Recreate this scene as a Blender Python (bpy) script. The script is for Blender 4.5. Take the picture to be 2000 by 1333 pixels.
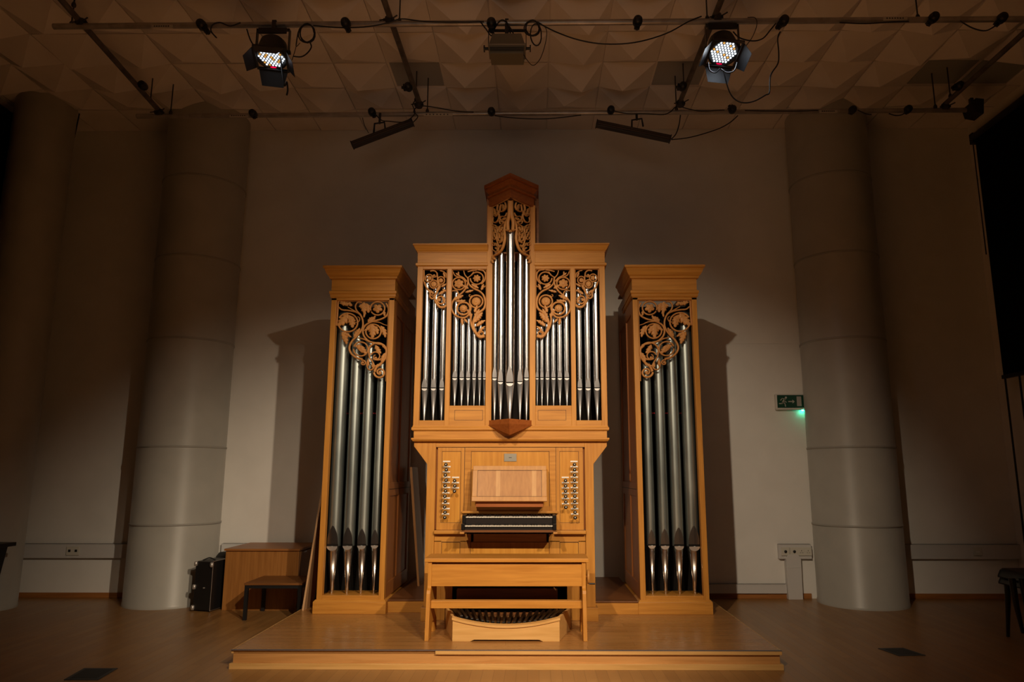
import bpy, math, random
from mathutils import Vector, Matrix
PI = math.pi
random.seed(7)
for o in list(bpy.data.objects): bpy.data.objects.remove(o)
SC = bpy.context.scene
COL = SC.collection

# ------------------------------------------------------------------ camera
FPX = 1410.0; PX0 = 1035.0; PY0 = 666.0
PITCH = math.atan(259 / FPX); YAW = math.radians(0.44)
CX, CZ = 0.213, 1.3
cam = bpy.data.cameras.new('camera'); camo = bpy.data.objects.new('camera', cam); COL.objects.link(camo)
cam.sensor_width = 36; cam.lens = FPX / 2000 * 36
cam.shift_x = -(PX0 - 1000) / 2000
cam.shift_y = (PY0 - 666.5) / 2000
camo.location = (CX, 0, CZ); camo.rotation_euler = (PI / 2 + PITCH, 0, YAW)
cam.clip_start = 0.05
SC.camera = camo

def at(px, py, Yv):
    """a point of the photograph at depth Yv"""
    a = (px - PX0) / FPX; b = -(py - PY0) / FPX
    d = (a, math.cos(PITCH) - b * math.sin(PITCH), math.sin(PITCH) + b * math.cos(PITCH))
    c, s = math.cos(YAW), math.sin(YAW)
    d = (d[0] * c - d[1] * s, d[0] * s + d[1] * c, d[2])
    t = Yv / d[1]
    return (CX + d[0] * t, Yv, CZ + d[2] * t)

# ------------------------------------------------------------------ light, world, exposure
SC.view_settings.view_transform = 'Standard'
SC.view_settings.look = 'None'
SC.view_settings.gamma = 1
SC.view_settings.exposure = 0.2
SC.view_settings.use_curve_mapping = False
w = bpy.data.worlds.new('world'); SC.world = w; w.use_nodes = True
w.node_tree.nodes['Background'].inputs[0].default_value = (1.0, 0.78, 0.62, 1)
w.node_tree.nodes['Background'].inputs[1].default_value = 0.003

def spot(name, loc, aim, power, col, ang, blend=1.0, size=0.09):
    l = bpy.data.lights.new(name, 'SPOT'); l.energy = power; l.color = col
    l.spot_size = math.radians(ang); l.spot_blend = blend; l.shadow_soft_size = size
    o = bpy.data.objects.new(name, l); COL.objects.link(o); o.location = loc
    o.rotation_euler = (Vector(aim) - Vector(loc)).to_track_quat('-Z', 'Y').to_euler()
    return o
WARM = (1.0, 0.80, 0.57)
spot('stage_spot', (3.4, -1.3, 4.75), (-0.85, 6.2, 0.82), 1150, WARM, 35, 0.95, 0.06)
spot('stage_spot', (1.95, -1.3, 4.75), (-0.55, 6.2, 0.85), 800, WARM, 35, 0.95, 0.06)
spot('stage_spot', (-1.6, -1.3, 4.75), (0.6, 6.2, 1.2), 980, WARM, 39, 0.95, 0.06)
spot('bounce_fill_spot', (0.3, 3.0, 4.9), (0.3, 3.0, 0), 2900, (1.0, 0.82, 0.64), 48, 1.0, 0.15)  # added fill: lights the unseen floor so its bounce reaches the ceiling
spot('upper_wall_fill_spot', (0.0, -2.0, 2.2), (0.1, 8, 4.3), 75, (1.0, 0.80, 0.62), 44, 1.0, 1.0)  # added soft fill from the front for the upper wall and ceiling

# ------------------------------------------------------------------ materials
def mat(name, col, rough=0.5, metal=0.0, emit=None, estr=0.0, coat=0.0, spec=0.5):
    m = bpy.data.materials.new(name); m.use_nodes = True
    b = m.node_tree.nodes['Principled BSDF']
    b.inputs['Base Color'].default_value = (*col, 1); b.inputs['Roughness'].default_value = rough
    b.inputs['Metallic'].default_value = metal; b.inputs['Coat Weight'].default_value = coat; b.inputs['Coat Roughness'].default_value = 0.22
    b.inputs['Specular IOR Level'].default_value = spec
    if emit:
        b.inputs['Emission Color'].default_value = (*emit, 1); b.inputs['Emission Strength'].default_value = estr
    return m

def noisy(m, c1, c2, scale, stretch=(1, 1, 1), bump=0.0, detail=5, lo=0.35, hi=0.65, rough=None):
    nt = m.node_tree; N = nt.nodes; L = nt.links; b = N['Principled BSDF']
    tc = N.new('ShaderNodeTexCoord'); mp = N.new('ShaderNodeMapping'); mp.inputs['Scale'].default_value = stretch
    no = N.new('ShaderNodeTexNoise'); no.inputs['Scale'].default_value = scale; no.inputs['Detail'].default_value = detail
    no.inputs['Distortion'].default_value = 0.4
    cr = N.new('ShaderNodeValToRGB'); cr.color_ramp.elements[0].position = lo; cr.color_ramp.elements[1].position = hi
    cr.color_ramp.elements[0].color = (*c1, 1); cr.color_ramp.elements[1].color = (*c2, 1)
    L.new(tc.outputs['Object'], mp.inputs['Vector']); L.new(mp.outputs['Vector'], no.inputs['Vector'])
    L.new(no.outputs['Fac'], cr.inputs['Fac']); L.new(cr.outputs['Color'], b.inputs['Base Color'])
    if bump:
        bp = N.new('ShaderNodeBump'); bp.inputs['Strength'].default_value = bump; bp.inputs['Distance'].default_value = 0.003
        L.new(no.outputs['Fac'], bp.inputs['Height']); L.new(bp.outputs['Normal'], b.inputs['Normal'])
    if rough:
        mr = N.new('ShaderNodeMapRange'); mr.inputs['To Min'].default_value = rough[0]; mr.inputs['To Max'].default_value = rough[1]
        L.new(no.outputs['Fac'], mr.inputs['Value']); L.new(mr.outputs['Result'], b.inputs['Roughness'])
    return m

def oak(name, axis, c1=(0.45, 0.185, 0.026), c2=(0.60, 0.272, 0.046), rough=0.44):
    st = {'x': (1.6, 26, 26), 'y': (26, 1.6, 26), 'z': (26, 26, 1.6)}[axis]
    return noisy(mat(name, c1, rough, coat=0.05, spec=0.32), c1, c2, 1.6, st, 0.08, 6, 0.3, 0.72)
OZ = oak('oak_upright', 'z'); OX = oak('oak_rail', 'x'); OY = oak('oak_depth', 'y')
OP = oak('oak_panel', 'z', (0.50, 0.205, 0.022), (0.64, 0.295, 0.042))
OL = oak('oak_light', 'z', (0.44, 0.20, 0.048), (0.55, 0.27, 0.07))
OC = oak('oak_carved', 'z', (0.46, 0.20, 0.055), (0.62, 0.30, 0.09), 0.5)
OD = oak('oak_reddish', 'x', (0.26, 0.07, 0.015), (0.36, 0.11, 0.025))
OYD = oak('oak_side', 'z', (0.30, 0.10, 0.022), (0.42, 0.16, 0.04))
MAPLE = oak('beech_plain', 'x', (0.60, 0.33, 0.10), (0.74, 0.44, 0.16))
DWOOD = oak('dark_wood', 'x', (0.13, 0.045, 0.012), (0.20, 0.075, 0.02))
GROOVE = mat('groove_dark', (0.05, 0.017, 0.006), 0.6)
SHADOWK = mat('interior_shadow_black', (0.012, 0.010, 0.009), 0.8, spec=0.1)  # black put in for the shade inside cases, recesses and pipe mouths
TIN = noisy(mat('polished_tin', (0.72, 0.71, 0.70), 0.2, 1.0), (0.44, 0.46, 0.49), (0.58, 0.60, 0.63), 7, (1, 1, 0.3), 0, 5, 0.3, 0.7, (0.24, 0.29))
ZINC = noisy(mat('dull_zinc', (0.40, 0.41, 0.40), 0.4, 0.9), (0.25, 0.29, 0.29), (0.40, 0.44, 0.42), 5, (1, 1, 0.35), 0, 6, 0.3, 0.7, (0.30, 0.5))
LIP = mat('pipe_lip_metal', (0.26, 0.25, 0.25), 0.28, 1.0)
LIPB = mat('lower_lip_bright', (0.86, 0.84, 0.82), 0.32, 0.85)
TINF = mat('pipe_foot_tin', (0.50, 0.51, 0.53), 0.42, 0.85)
BRIGHT = mat('pipe_foot_metal', (0.72, 0.66, 0.60), 0.22, 1.0)
BLACK = mat('black_plastic', (0.010, 0.010, 0.011), 0.45)
BLACKG = mat('ebony_gloss', (0.006, 0.005, 0.005), 0.33, spec=0.3)
BMETAL = mat('black_painted_metal', (0.012, 0.012, 0.013), 0.4)
STEEL = noisy(mat('galvanised_tube', (0.34, 0.31, 0.29), 0.36, 0.6), (0.36, 0.33, 0.31), (0.50, 0.47, 0.45), 9, (1, 1, 1))
CLAMP = mat('clamp_metal', (0.06, 0.055, 0.05), 0.5, 0.6)
IVORY = mat('ivory_white', (0.80, 0.76, 0.66), 0.35)
WHITE = mat('white_plastic', (0.74, 0.71, 0.68), 0.4)
LABEL = mat('paper_label', (0.60, 0.56, 0.50), 0.7)
INK = mat('ink_black', (0.03, 0.03, 0.03), 0.6)
RED = mat('red_felt', (0.5, 0.02, 0.03), 0.9)
WALL = noisy(mat('wall_paint', (0.80, 0.77, 0.72), 0.75, spec=0.3), (0.78, 0.75, 0.70), (0.82, 0.79, 0.74), 3)
COLP = noisy(mat('column_paint', (0.50, 0.485, 0.44), 0.36, spec=0.4), (0.42, 0.405, 0.365), (0.46, 0.445, 0.40), 3)
CEIL = noisy(mat('ceiling_paint', (0.84, 0.77, 0.72), 0.9, spec=0.2), (0.82, 0.75, 0.70), (0.86, 0.79, 0.74), 4)
CEILG = mat('ceiling_grid_paint', (0.46, 0.42, 0.39), 0.8)
CEILF = mat('grey_ceiling_panel', (0.36, 0.36, 0.36), 0.7)

def planks(name, c1, c2, axis, length, width, rough, seam=(0.12, 0.05, 0.018)):
    m = mat(name, c1, rough); nt = m.node_tree; N = nt.nodes; L = nt.links; b = N['Principled BSDF']
    tc = N.new('ShaderNodeTexCoord'); mp = N.new('ShaderNodeMapping')
    if axis == 'y': mp.inputs['Rotation'].default_value = (0, 0, PI / 2)
    br = N.new('ShaderNodeTexBrick'); br.inputs['Scale'].default_value = 1
    br.inputs['Brick Width'].default_value = length; br.inputs['Row Height'].default_value = width
    br.inputs['Mortar Size'].default_value = 0.0009; br.inputs['Mortar Smooth'].default_value = 0.2
    br.inputs['Color1'].default_value = (*c1, 1); br.inputs['Color2'].default_value = (*c2, 1)
    br.inputs['Mortar'].default_value = (*seam, 1); br.inputs['Bias'].default_value = 0.0
    br.offset = 0.37
    no = N.new('ShaderNodeTexNoise'); no.inputs['Scale'].default_value = 1.3; no.inputs['Detail'].default_value = 6
    m2 = N.new('ShaderNodeMapping'); m2.inputs['Scale'].default_value = (18, 1.5, 1) if axis == 'y' else (1.5, 18, 18)
    mix = N.new('ShaderNodeMix'); mix.data_type = 'RGBA'; mix.blend_type = 'MULTIPLY'; mix.inputs[0].default_value = 1
    cr = N.new('ShaderNodeValToRGB'); cr.color_ramp.elements[0].position = 0.3; cr.color_ramp.elements[1].position = 0.7
    cr.color_ramp.elements[0].color = (0.88, 0.86, 0.84, 1); cr.color_ramp.elements[1].color = (1.06, 1.05, 1.04, 1)
    L.new(tc.outputs['Object'], mp.inputs['Vector']); L.new(mp.outputs['Vector'], br.inputs['Vector'])
    L.new(tc.outputs['Object'], m2.inputs['Vector']); L.new(m2.outputs['Vector'], no.inputs['Vector'])
    L.new(no.outputs['Fac'], cr.inputs['Fac']); L.new(br.outputs['Color'], mix.inputs[6]); L.new(cr.outputs['Color'], mix.inputs[7])
    L.new(mix.outputs[2], b.inputs['Base Color'])
    mr = N.new('ShaderNodeMapRange'); mr.inputs['To Min'].default_value = rough - 0.07; mr.inputs['To Max'].default_value = rough + 0.1
    L.new(no.outputs['Fac'], mr.inputs['Value']); L.new(mr.outputs['Result'], b.inputs['Roughness'])
    return m
FLOOR = planks('floor_strips', (0.31, 0.155, 0.05), (0.37, 0.195, 0.066), 'y', 0.62, 0.075, 0.33)
STAGE = planks('stage_boards', (0.37, 0.175, 0.05), (0.43, 0.215, 0.066), 'x', 0.9, 0.11, 0.27)

# ------------------------------------------------------------------ mesh builder
class MB:
    def __init__(s): s.v = []; s.f = []; s.sm = []; s.X = None
    def add(s, vs, fs, smooth=False):
        n = len(s.v)
        if s.X is not None: vs = [tuple(s.X @ Vector(p)) for p in vs]
        s.v += [tuple(p) for p in vs]; s.f += [tuple(i + n for i in f) for f in fs]; s.sm += [smooth] * len(fs)
        return s
    def box(s, x0, x1, y0, y1, z0, z1):
        vs = [(x, y, z) for z in (z0, z1) for y in (y0, y1) for x in (x0, x1)]
        return s.add(vs, [(0, 2, 3, 1), (4, 5, 7, 6), (0, 1, 5, 4), (2, 6, 7, 3), (0, 4, 6, 2), (1, 3, 7, 5)])
    def prism(s, poly, vec):
        """planar polygon (3D points) extruded by vec"""
        n = len(poly); vec = Vector(vec)
        vs = [tuple(p) for p in poly] + [tuple(Vector(p) + vec) for p in poly]
        fs = [tuple(range(n))[::-1], tuple(range(n, 2 * n))] + [(i, (i + 1) % n, n + (i + 1) % n, n + i) for i in range(n)]
        return s.add(vs, fs)
    def tube(s, pts, r, n=8, caps=True):
        pts = [Vector(p) for p in pts]; rs = r if isinstance(r, (list, tuple)) else [r] * len(pts)
        vs = []; up = None
        for i, p in enumerate(pts):
            t = (pts[min(i + 1, len(pts) - 1)] - pts[max(i - 1, 0)])
            t = t.normalized() if t.length > 1e-9 else Vector((0, 0, 1))
            if up is None:
                up = Vector((0, 0, 1)) if abs(t.z) < 0.9 else Vector((1, 0, 0))
            a = t.cross(up); a = a.normalized() if a.length > 1e-6 else Vector((1, 0, 0)); b = a.cross(t).normalized(); up = b
            for k in range(n):
                th = 2 * PI * k / n; vs.append(p + (a * math.cos(th) + b * math.sin(th)) * rs[i])
        fs = [(i * n + k, i * n + (k + 1) % n, (i + 1) * n + (k + 1) % n, (i + 1) * n + k) for i in range(len(pts) - 1) for k in range(n)]
        s.add(vs, fs, True)
        if caps:
            m = len(vs) - n
            s.add([vs[k] for k in range(n)], [tuple(range(n))[::-1]]); s.add([vs[m + k] for k in range(n)], [tuple(range(n))])
        return s
    def lathe(s, prof, c, n=24, a0=0, a1=2 * PI):
        """prof: (r, z) pairs round the upright axis through c"""
        full = abs(a1 - a0 - 2 * PI) < 1e-6; m = n if full else n + 1
        vs = [(c[0] + r * math.cos(a0 + (a1 - a0) * k / n), c[1] + r * math.sin(a0 + (a1 - a0) * k / n), c[2] + z) for r, z in prof for k in range(m)]
        fs = [(i * m + k, i * m + (k + 1) % m, (i + 1) * m + (k + 1) % m, (i + 1) * m + k) for i in range(len(prof) - 1) for k in range(n)]
        s.add(vs, fs, True)
        if full:
            if prof[0][0] > 1e-5: s.add(vs[:m], [tuple(range(m))[::-1]])
            if prof[-1][0] > 1e-5: s.add(vs[-m:], [tuple(range(m))])
        return s
    def sweep(s, path, prof):
        """moulding: prof (offset outward, z) along an open XY path, outward = right-hand side of travel"""
        P = [Vector((p[0], p[1])) for p in path]; vs = []; n = len(prof)
        for i, p in enumerate(P):
            ns = []
            if i > 0: d = (P[i] - P[i - 1]).normalized(); ns.append(Vector((d.y, -d.x)))
            if i < len(P) - 1: d = (P[i + 1] - P[i]).normalized(); ns.append(Vector((d.y, -d.x)))
            if len(ns) == 2:
                m = (ns[0] + ns[1]).normalized(); m = m / max(0.3, m.dot(ns[0]))
            else: m = ns[0]
            for o, z in prof: vs.append((p.x + m.x * o, p.y + m.y * o, z))
        fs = [(i * n + k, (i + 1) * n + k, (i + 1) * n + (k + 1) % n, i * n + (k + 1) % n) for i in range(len(P) - 1) for k in range(n)]
        fs += [tuple(range(n)), tuple((len(P) - 1) * n + k for k in range(n))[::-1]]
        return s.add(vs, fs)
    def build(s, name, m, parent=None, bevel=0.0, origin=None):
        me = bpy.data.meshes.new(name)
        if parent is not None: off = wloc(parent)
        elif origin is not None: off = Vector(origin)
        else:
            xs = [p[0] for p in s.v]; ys = [p[1] for p in s.v]; zs = [p[2] for p in s.v]
            off = Vector(((min(xs) + max(xs)) / 2, (min(ys) + max(ys)) / 2, min(zs)))
        me.from_pydata([(p[0] - off.x, p[1] - off.y, p[2] - off.z) for p in s.v], [], s.f)
        me.polygons.foreach_set('use_smooth', s.sm)
        me.update()
        ms = m if isinstance(m, list) else [m]
        for q in ms: me.materials.append(q)
        o = bpy.data.objects.new(name, me); COL.objects.link(o)
        if parent is not None: o.parent = parent
        else: o.location = off
        if bevel:
            b = o.modifiers.new('bevel', 'BEVEL'); b.width = bevel; b.segments = 2; b.limit_method = 'ANGLE'; b.angle_limit = math.radians(50)
        return o
def wloc(o):
    v = Vector(o.location); p = o.parent
    while p is not None: v += Vector(p.location); p = p.parent
    return v
def thing(name, label, cat, loc, group=None):
    o = bpy.data.objects.new(name, None); COL.objects.link(o); o.location = loc
    o['label'] = label; o['category'] = cat
    if group: o['group'] = group
    return o
def tag(o, label, cat, group=None):
    o['label'] = label; o['category'] = cat
    if group: o['group'] = group
    return o
def struct(o): o['kind'] = 'structure'; return o
def spline(pts, k=6):
    P = [Vector(p) for p in pts]; out = []
    for i in range(len(P) - 1):
        p0 = P[max(i - 1, 0)]; p1 = P[i]; p2 = P[i + 1]; p3 = P[min(i + 2, len(P) - 1)]
        for j in range(k):
            t = j / k
            out.append(0.5 * ((2 * p1) + (-p0 + p2) * t + (2 * p0 - 5 * p1 + 4 * p2 - p3) * t * t + (-p0 + 3 * p1 - 3 * p2 + p3) * t ** 3))
    out.append(P[-1]); return out

# ================================================================== THE ROOM
WY = 8.0; CH = 5.325; XL = -5.62; XR = 5.34
struct(MB().box(XL - .1, XR + .1, -2.5, WY + .1, -0.1, 0).build('floor', FLOOR))
struct(MB().box(XL - .1, XR + .1, WY, WY + .1, 0, 2.728).box(XL - .1, XR + .1, WY + .004, WY + .1, 2.728, 2.732)
       .box(XL - .1, XR + .1, WY, WY + .1, 2.732, CH + .1).build('wall_back', WALL))
struct(MB().box(XL - .1, XL, -2.5, WY, 0, CH + .1).build('wall_left', WALL))
wr = MB()   # right wall with a window recess low down
wr.box(XR, XR + .12, -2.5, 4.6, 0, CH + .1).box(XR, XR + .12, 7.35, WY, 0, CH + .1)
wr.box(XR, XR + .12, 4.6, 7.35, 0, .75).box(XR, XR + .12, 4.6, 7.35, 2.15, CH + .1)
struct(wr.build('wall_right', WALL))
wn = struct(MB().box(XR + .07, XR + .10, 4.6, 7.35, .75, 2.15).build('window_1', mat('dark_pane', (0.06, 0.06, 0.065), 0.25)))
MB().box(XR + .04, XR + .10, 4.6, 7.35, .75, .80).box(XR + .04, XR + .10, 4.6, 7.35, 2.1, 2.15).box(XR + .04, XR + .10, 7.3, 7.35, .8, 2.1).box(XR + .04, XR + .10, 4.6, 4.65, .8, 2.1).build('window_frame', mat('grey_frame', (0.2, 0.2, 0.2), 0.5), wn)
# baseboards
for i, (a, b) in enumerate([(XL, -3.93), (-3.13, 3.12), (3.96, XR)]):
    m = MB().box(a, b, WY - .014, WY, 0, .052)
    struct(m.build('baseboard_back' if i == 0 else 'baseboard_back.%03d' % i, oak('skirting_%d' % i, 'x', (0.30, 0.11, 0.028), (0.42, 0.17, 0.045)), None, .002))
# ceiling: square tiles with cast pyramids
c = MB(); g = MB(); fl = MB()
rows = [8.0, 7.49, 7.04, 6.565, 6.06]
while rows[-1] > -2.4: rows.append(rows[-1] - .497)
P = .5375; x0 = .3475
flat = {(2, -3), (2, 2), (2, 7), (2, 8), (5, -3), (5, 2), (8, -3), (8, 2)}
c.box(XL - .1, XR + .1, -2.5, WY + .1, CH + .02, CH + .1)
for ri in range(len(rows) - 1):
    yf, yn = rows[ri], rows[ri + 1]
    for k in range(-12, 11):
        xa = x0 + P * k; xb = xa + P
        if xb < XL or xa > XR: continue
        xa2, xb2 = max(xa, XL), min(xb, XR)
        g_ = .006
        if ri == 0 or (xa < XL or xb > XR):
            c.box(xa2 + g_, xb2 - g_, yn + g_, yf - g_, CH, CH + .03); continue
        if (ri, k) in flat:
            fl.box(xa2 + .02, xb2 - .02, yn + .02, yf - .02, CH + .012, CH + .03); continue
        h = random.uniform(.12, .175); ax = (xa + xb) / 2 + random.uniform(-.10, .10); ay = (yn + yf) / 2 + random.uniform(-.03, .10)
        if ri == 1: h *= .8
        vs = [(xa + g_, yn + g_, CH), (xb - g_, yn + g_, CH), (xb - g_, yf - g_, CH), (xa + g_, yf - g_, CH), (ax, ay, CH - h),
              (xa + g_, yn + g_, CH + .03), (xb - g_, yn + g_, CH + .03), (xb - g_, yf - g_, CH + .03), (xa + g_, yf - g_, CH + .03)]
        c.add(vs, [(0, 1, 4), (1, 2, 4), (2, 3, 4), (3, 0, 4), (0, 5, 6, 1), (1, 6, 7, 2), (2, 7, 8, 3), (3, 8, 5, 0)])
ce = struct(c.build('ceiling', CEIL))
cp = fl.build('recessed_panels', CEILF, ce)

# round columns
JB = mat('joint_band_shadow_grey', (0.36, 0.345, 0.31), 0.5)  # darker than the shaft: paints in the shadow line at each joint
def column(x, y, r, label, joints):
    t = thing('round_column', label, 'column', (x, y, 0))
    MB().lathe([(r + .004, 0), (r + .004, .03), (r, .035), (r, CH)], (x, y, 0), 72).build('shaft', COLP, t)
    for z in joints:
        MB().lathe([(r, z - .012), (r + .006, z - .010), (r + .006, z + .008), (r, z + .010)], (x, y, 0), 72).build('joint_band', JB, t)
column(-3.535, 7.72, .43, 'wide pale round column behind the black flight case, left of the organ', [.794, 1.568, 2.684, 3.574, 4.475])
column(3.535, 7.72, .43, 'wide pale round column with a bright streak, right of the green exit sign', [.783, 1.561, 2.679, 3.597, 4.487])
column(-5.19, 7.35, .29, 'slim unlit round column at the far left edge of the photo', [])

# cable trunking along the back wall
def trunk(a, b, z0, z1, label, d=.055):
    o = MB().box(a, b, WY - d, WY, z0, z1).box(a, b, WY - d - .004, WY, z1 - .006, z1).build('cable_trunking', WHITE if False else TRK, None, .003)
    tag(o, label, 'trunking'); return o
TRK = mat('trunking_white', (0.62, 0.60, 0.58), 0.45)
trunk(2.79, 3.135, .408, .557, 'short white trunking run with sockets, left of the right column')
trunk(3.94, XR, .408, .557, 'long white trunking run right of the right column')
trunk(-5.45, -3.93, .410, .557, 'unlit white trunking run left of the left column')
trunk(-3.14, -1.95, .410, .562, 'white trunking run behind the oak cabinet')
trunk(1.75, 2.855, .055, .15, 'low white trunking just above the skirting, right of the organ', .04)
tag(MB().prism([(2.857, WY - .075, 0), (3.007, WY - .075, 0), (3.012, WY - .075, .42), (2.98, WY - .075, .455), (2.885, WY - .075, .455), (2.855, WY - .075, .42)], (0, .0745, 0)).box(2.86, 3.008, WY - .078, WY - .07, .32, .327)
    .build('trunking_drop', TRK, None, .003), 'vertical white trunking box running down to the floor under the sockets', 'trunking')
def socket(x, z, n, label, mount):
    yb = WY - .0595
    t = thing('wall_socket', label, 'socket', (x, yb, z), 'sockets on the right trunking')
    wd = .043 if n == 1 else .073
    MB().box(x - wd, x + wd, yb - .009, yb, z - .043, z + .043).build('face_plate', IVO, t, .002)
    if n == 1:
        q = MB(); q.X = Matrix.Translation((x, yb - .009, z)) @ Matrix.Rotation(PI / 2, 4, 'X')
        q.lathe([(.014, 0), (.015, .006), (.001, .008)], (0, 0, 0), 14).build('jack_port', BLACK, t)
    else:
        for s in (-1, 1):
            q = MB(); cx_ = x + s * .035
            q.box(cx_ - .003, cx_ + .003, yb - .0105, yb - .008, z + .004, z + .014)
            for s2 in (-1, 1): q.box(cx_ + s2 * .011 - .004, cx_ + s2 * .011 + .004, yb - .0105, yb - .008, z - .014, z - .009)
            q.build('pin_holes', BLACK, t)
IVO = mat('socket_plate', (0.60, 0.57, 0.49), 0.4)
socket(2.855, .485, 1, 'single audio wall plate nearest the organ on the right trunking', 0)
socket(2.948, .485, 1, 'single audio wall plate beside the double socket on the right trunking', 0)
socket(3.060, .485, 2, 'double mains socket on the trunking touching the right column', 0)
t = thing('wall_socket', 'small square outlet on the long trunking near the right corner', 'socket', (4.88, WY - .06, .485))
MB().box(4.835, 4.925, WY - .068, WY - .0595, .445, .528).build('face_plate', IVO, t, .002)
MB().box(4.862, 4.898, WY - .071, WY - .067, .477, .489).build('rocker_switch', WHITE, t)
t = thing('wall_socket', 'unlit double outlet on the trunking left of the left column', 'socket', (-4.72, WY - .06, .485))
MB().box(-4.79, -4.65, WY - .068, WY - .0595, .44, .53).build('face_plate', IVO, t, .002)
for s in (-1, 1): MB().box(-4.72 + s * .035 - .012, -4.72 + s * .035 + .012, WY - .071, WY - .067, .475, .50).build('pin_holes', BLACK, t)

# exit sign
t = thing('exit_sign', 'green emergency exit sign with running figure, arrow and door, on the wall', 'sign', (3.02, WY, 1.99))
MB().box(2.856, 3.186, WY - .045, WY, 1.985, 2.160).build('housing', mat('sign_housing', (0.62, 0.58, 0.53), 0.5), t, .008)
MB().box(2.874, 3.166, WY - .048, WY - .044, 2.008, 2.148).build('sign_face', mat('sign_green', (0.004, 0.055, 0.030), 0.4), t)
SY = WY - .0482
def sg(poly, nm):
    MB().prism([(2.874 + a, SY, 2.008 + b) for a, b in poly], (0, -.0012, 0)).build(nm, mat('sign_pale', (0.42, 0.42, 0.36), 0.5) if nm != 'door_symbol' else mat('sign_door', (0.40, 0.36, 0.33), 0.5), t)
sg([(.213, .018), (.263, .018), (.263, .125), (.213, .125)], 'door_symbol')
sg([(.120, .062), (.165, .062), (.165, .046), (.190, .068), (.165, .090), (.165, .074), (.120, .074)], 'arrow_symbol')
q = MB()
def limb(pts, r):
    for i in range(len(pts) - 1):
        a = Vector(pts[i]); b = Vector(pts[i + 1]); d = (b - a).normalized(); n = Vector((-d.y, d.x)) * r; e = d * r * .6
        q.prism([(2.874 + p.x, SY, 2.008 + p.y) for p in (a + n - e, b + n + e, b - n + e, a - n - e)], (0, -.0012, 0))
limb([(.084, .096), (.060, .062)], .010)                       # trunk
limb([(.084, .096), (.055, .104), (.036, .082)], .0042)        # back arm
limb([(.084, .094), (.078, .074), (.098, .060)], .0042)        # front arm
limb([(.062, .060), (.082, .046), (.086, .016)], .0055)        # front leg
limb([(.060, .062), (.048, .046), (.020, .046)], .0055)        # back leg
q.prism([(2.874 + .096 + .012 * math.cos(k * PI / 8), SY, 2.008 + .112 + .012 * math.sin(k * PI / 8)) for k in range(16)], (0, -.0012, 0))
q.build('running_figure', mat('sign_figure', (0.42, 0.42, 0.36), 0.5), t)
MB().box(3.142, 3.158, WY - .040, WY - .024, 1.974, 1.986).build('status_lamp', mat('green_led', (0, .5, .3), .4, emit=(0.05, 1.0, 0.55), estr=30), t)
gl = bpy.data.lights.new('green_glow', 'SPOT'); gl.energy = .16; gl.color = (0.05, 1, .6); gl.shadow_soft_size = .004; gl.spot_size = math.radians(17); gl.spot_blend = 1
glo = bpy.data.objects.new('green_glow', gl); COL.objects.link(glo); glo.location = (3.150, WY - .030, 1.970); glo.rotation_euler = (math.radians(9), 0, 0)

# right blind and its cords
t = thing('blackout_blind', 'large black blackout blind hanging on the right wall', 'blind', (5.22, 6.2, 2.3))
MB().box(5.205, 5.215, 4.4, 7.68, 2.33, 5.03).build('blind_fabric', mat('blackout_cloth', (0.004, 0.004, 0.004), 0.95, spec=0.05), t)
MB().tube([(5.23, 4.4, 5.07), (5.23, 7.72, 5.07)], .05, 16).build('roller', BLACK, t)
MB().box(5.19, 5.23, 4.4, 7.69, 2.29, 2.33).build('bottom_bar', BLACK, t)
MB().tube([(5.24, 7.78, 5.05), (5.24, 7.78, 3.7)], .006, 6).build('side_cord', BLACK, t)
for yy in (7.65, 7.42): MB().tube([(5.20, yy, 2.30), (5.20, yy, .35)], .010, 6).build('hanging_strap', BLACK, t)
MB().box(5.19, 5.33, 7.70, 7.76, 5.0, 5.12).build('bracket', BLACK, t)
# left blind
t = thing('blackout_blind', 'black blackout blind at the top left corner, left of the slim column', 'blind', (-5.5, 6.5, 3.0))
MB().box(-5.51, -5.50, 4.4, 7.36, 2.4, 5.12).build('blind_fabric', bpy.data.materials['blackout_cloth'], t)
MB().tube([(-5.53, 4.4, 5.15), (-5.53, 7.38, 5.15)], .045, 16).build('roller', BLACK, t)
tag(MB().tube([at(155, 222, 7.55), at(132, 330, 7.6), at(110, 432, 7.65)], .007, 6).build('hanging_cable', BLACK), 'thin black cable dropping from the ceiling beside the slim left column', 'cable')

# floor boxes
for P4, lab in (([(2.789, 5.783), (2.985, 5.80), (3.035, 5.575), (2.835, 5.56)], 'dark square floor box lid on the right side of the floor'),
                ([(-2.840, 5.176), (-2.612, 5.178), (-2.58, 4.90), (-2.80, 4.90)], 'dark square floor box lid at the bottom left of the floor')):
    t = thing('floor_box', lab, 'floor box', ((P4[0][0] + P4[2][0]) / 2, (P4[0][1] + P4[2][1]) / 2, 0), None)
    MB().prism([(a, b, .0005) for a, b in P4], (0, 0, .004)).build('lid', mat('floorbox_grey', (0.05, 0.055, 0.06), 0.6), t)
    cxx = sum(p[0] for p in P4) / 4; cyy = sum(p[1] for p in P4) / 4
    MB().prism([(cxx + (a - cxx) * .8, cyy + (b - cyy) * .8, .0045) for a, b in P4], (0, 0, .001)).build('lid_inset', mat('floorbox_inset', (0.03, 0.035, 0.04), 0.8), t)

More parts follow.
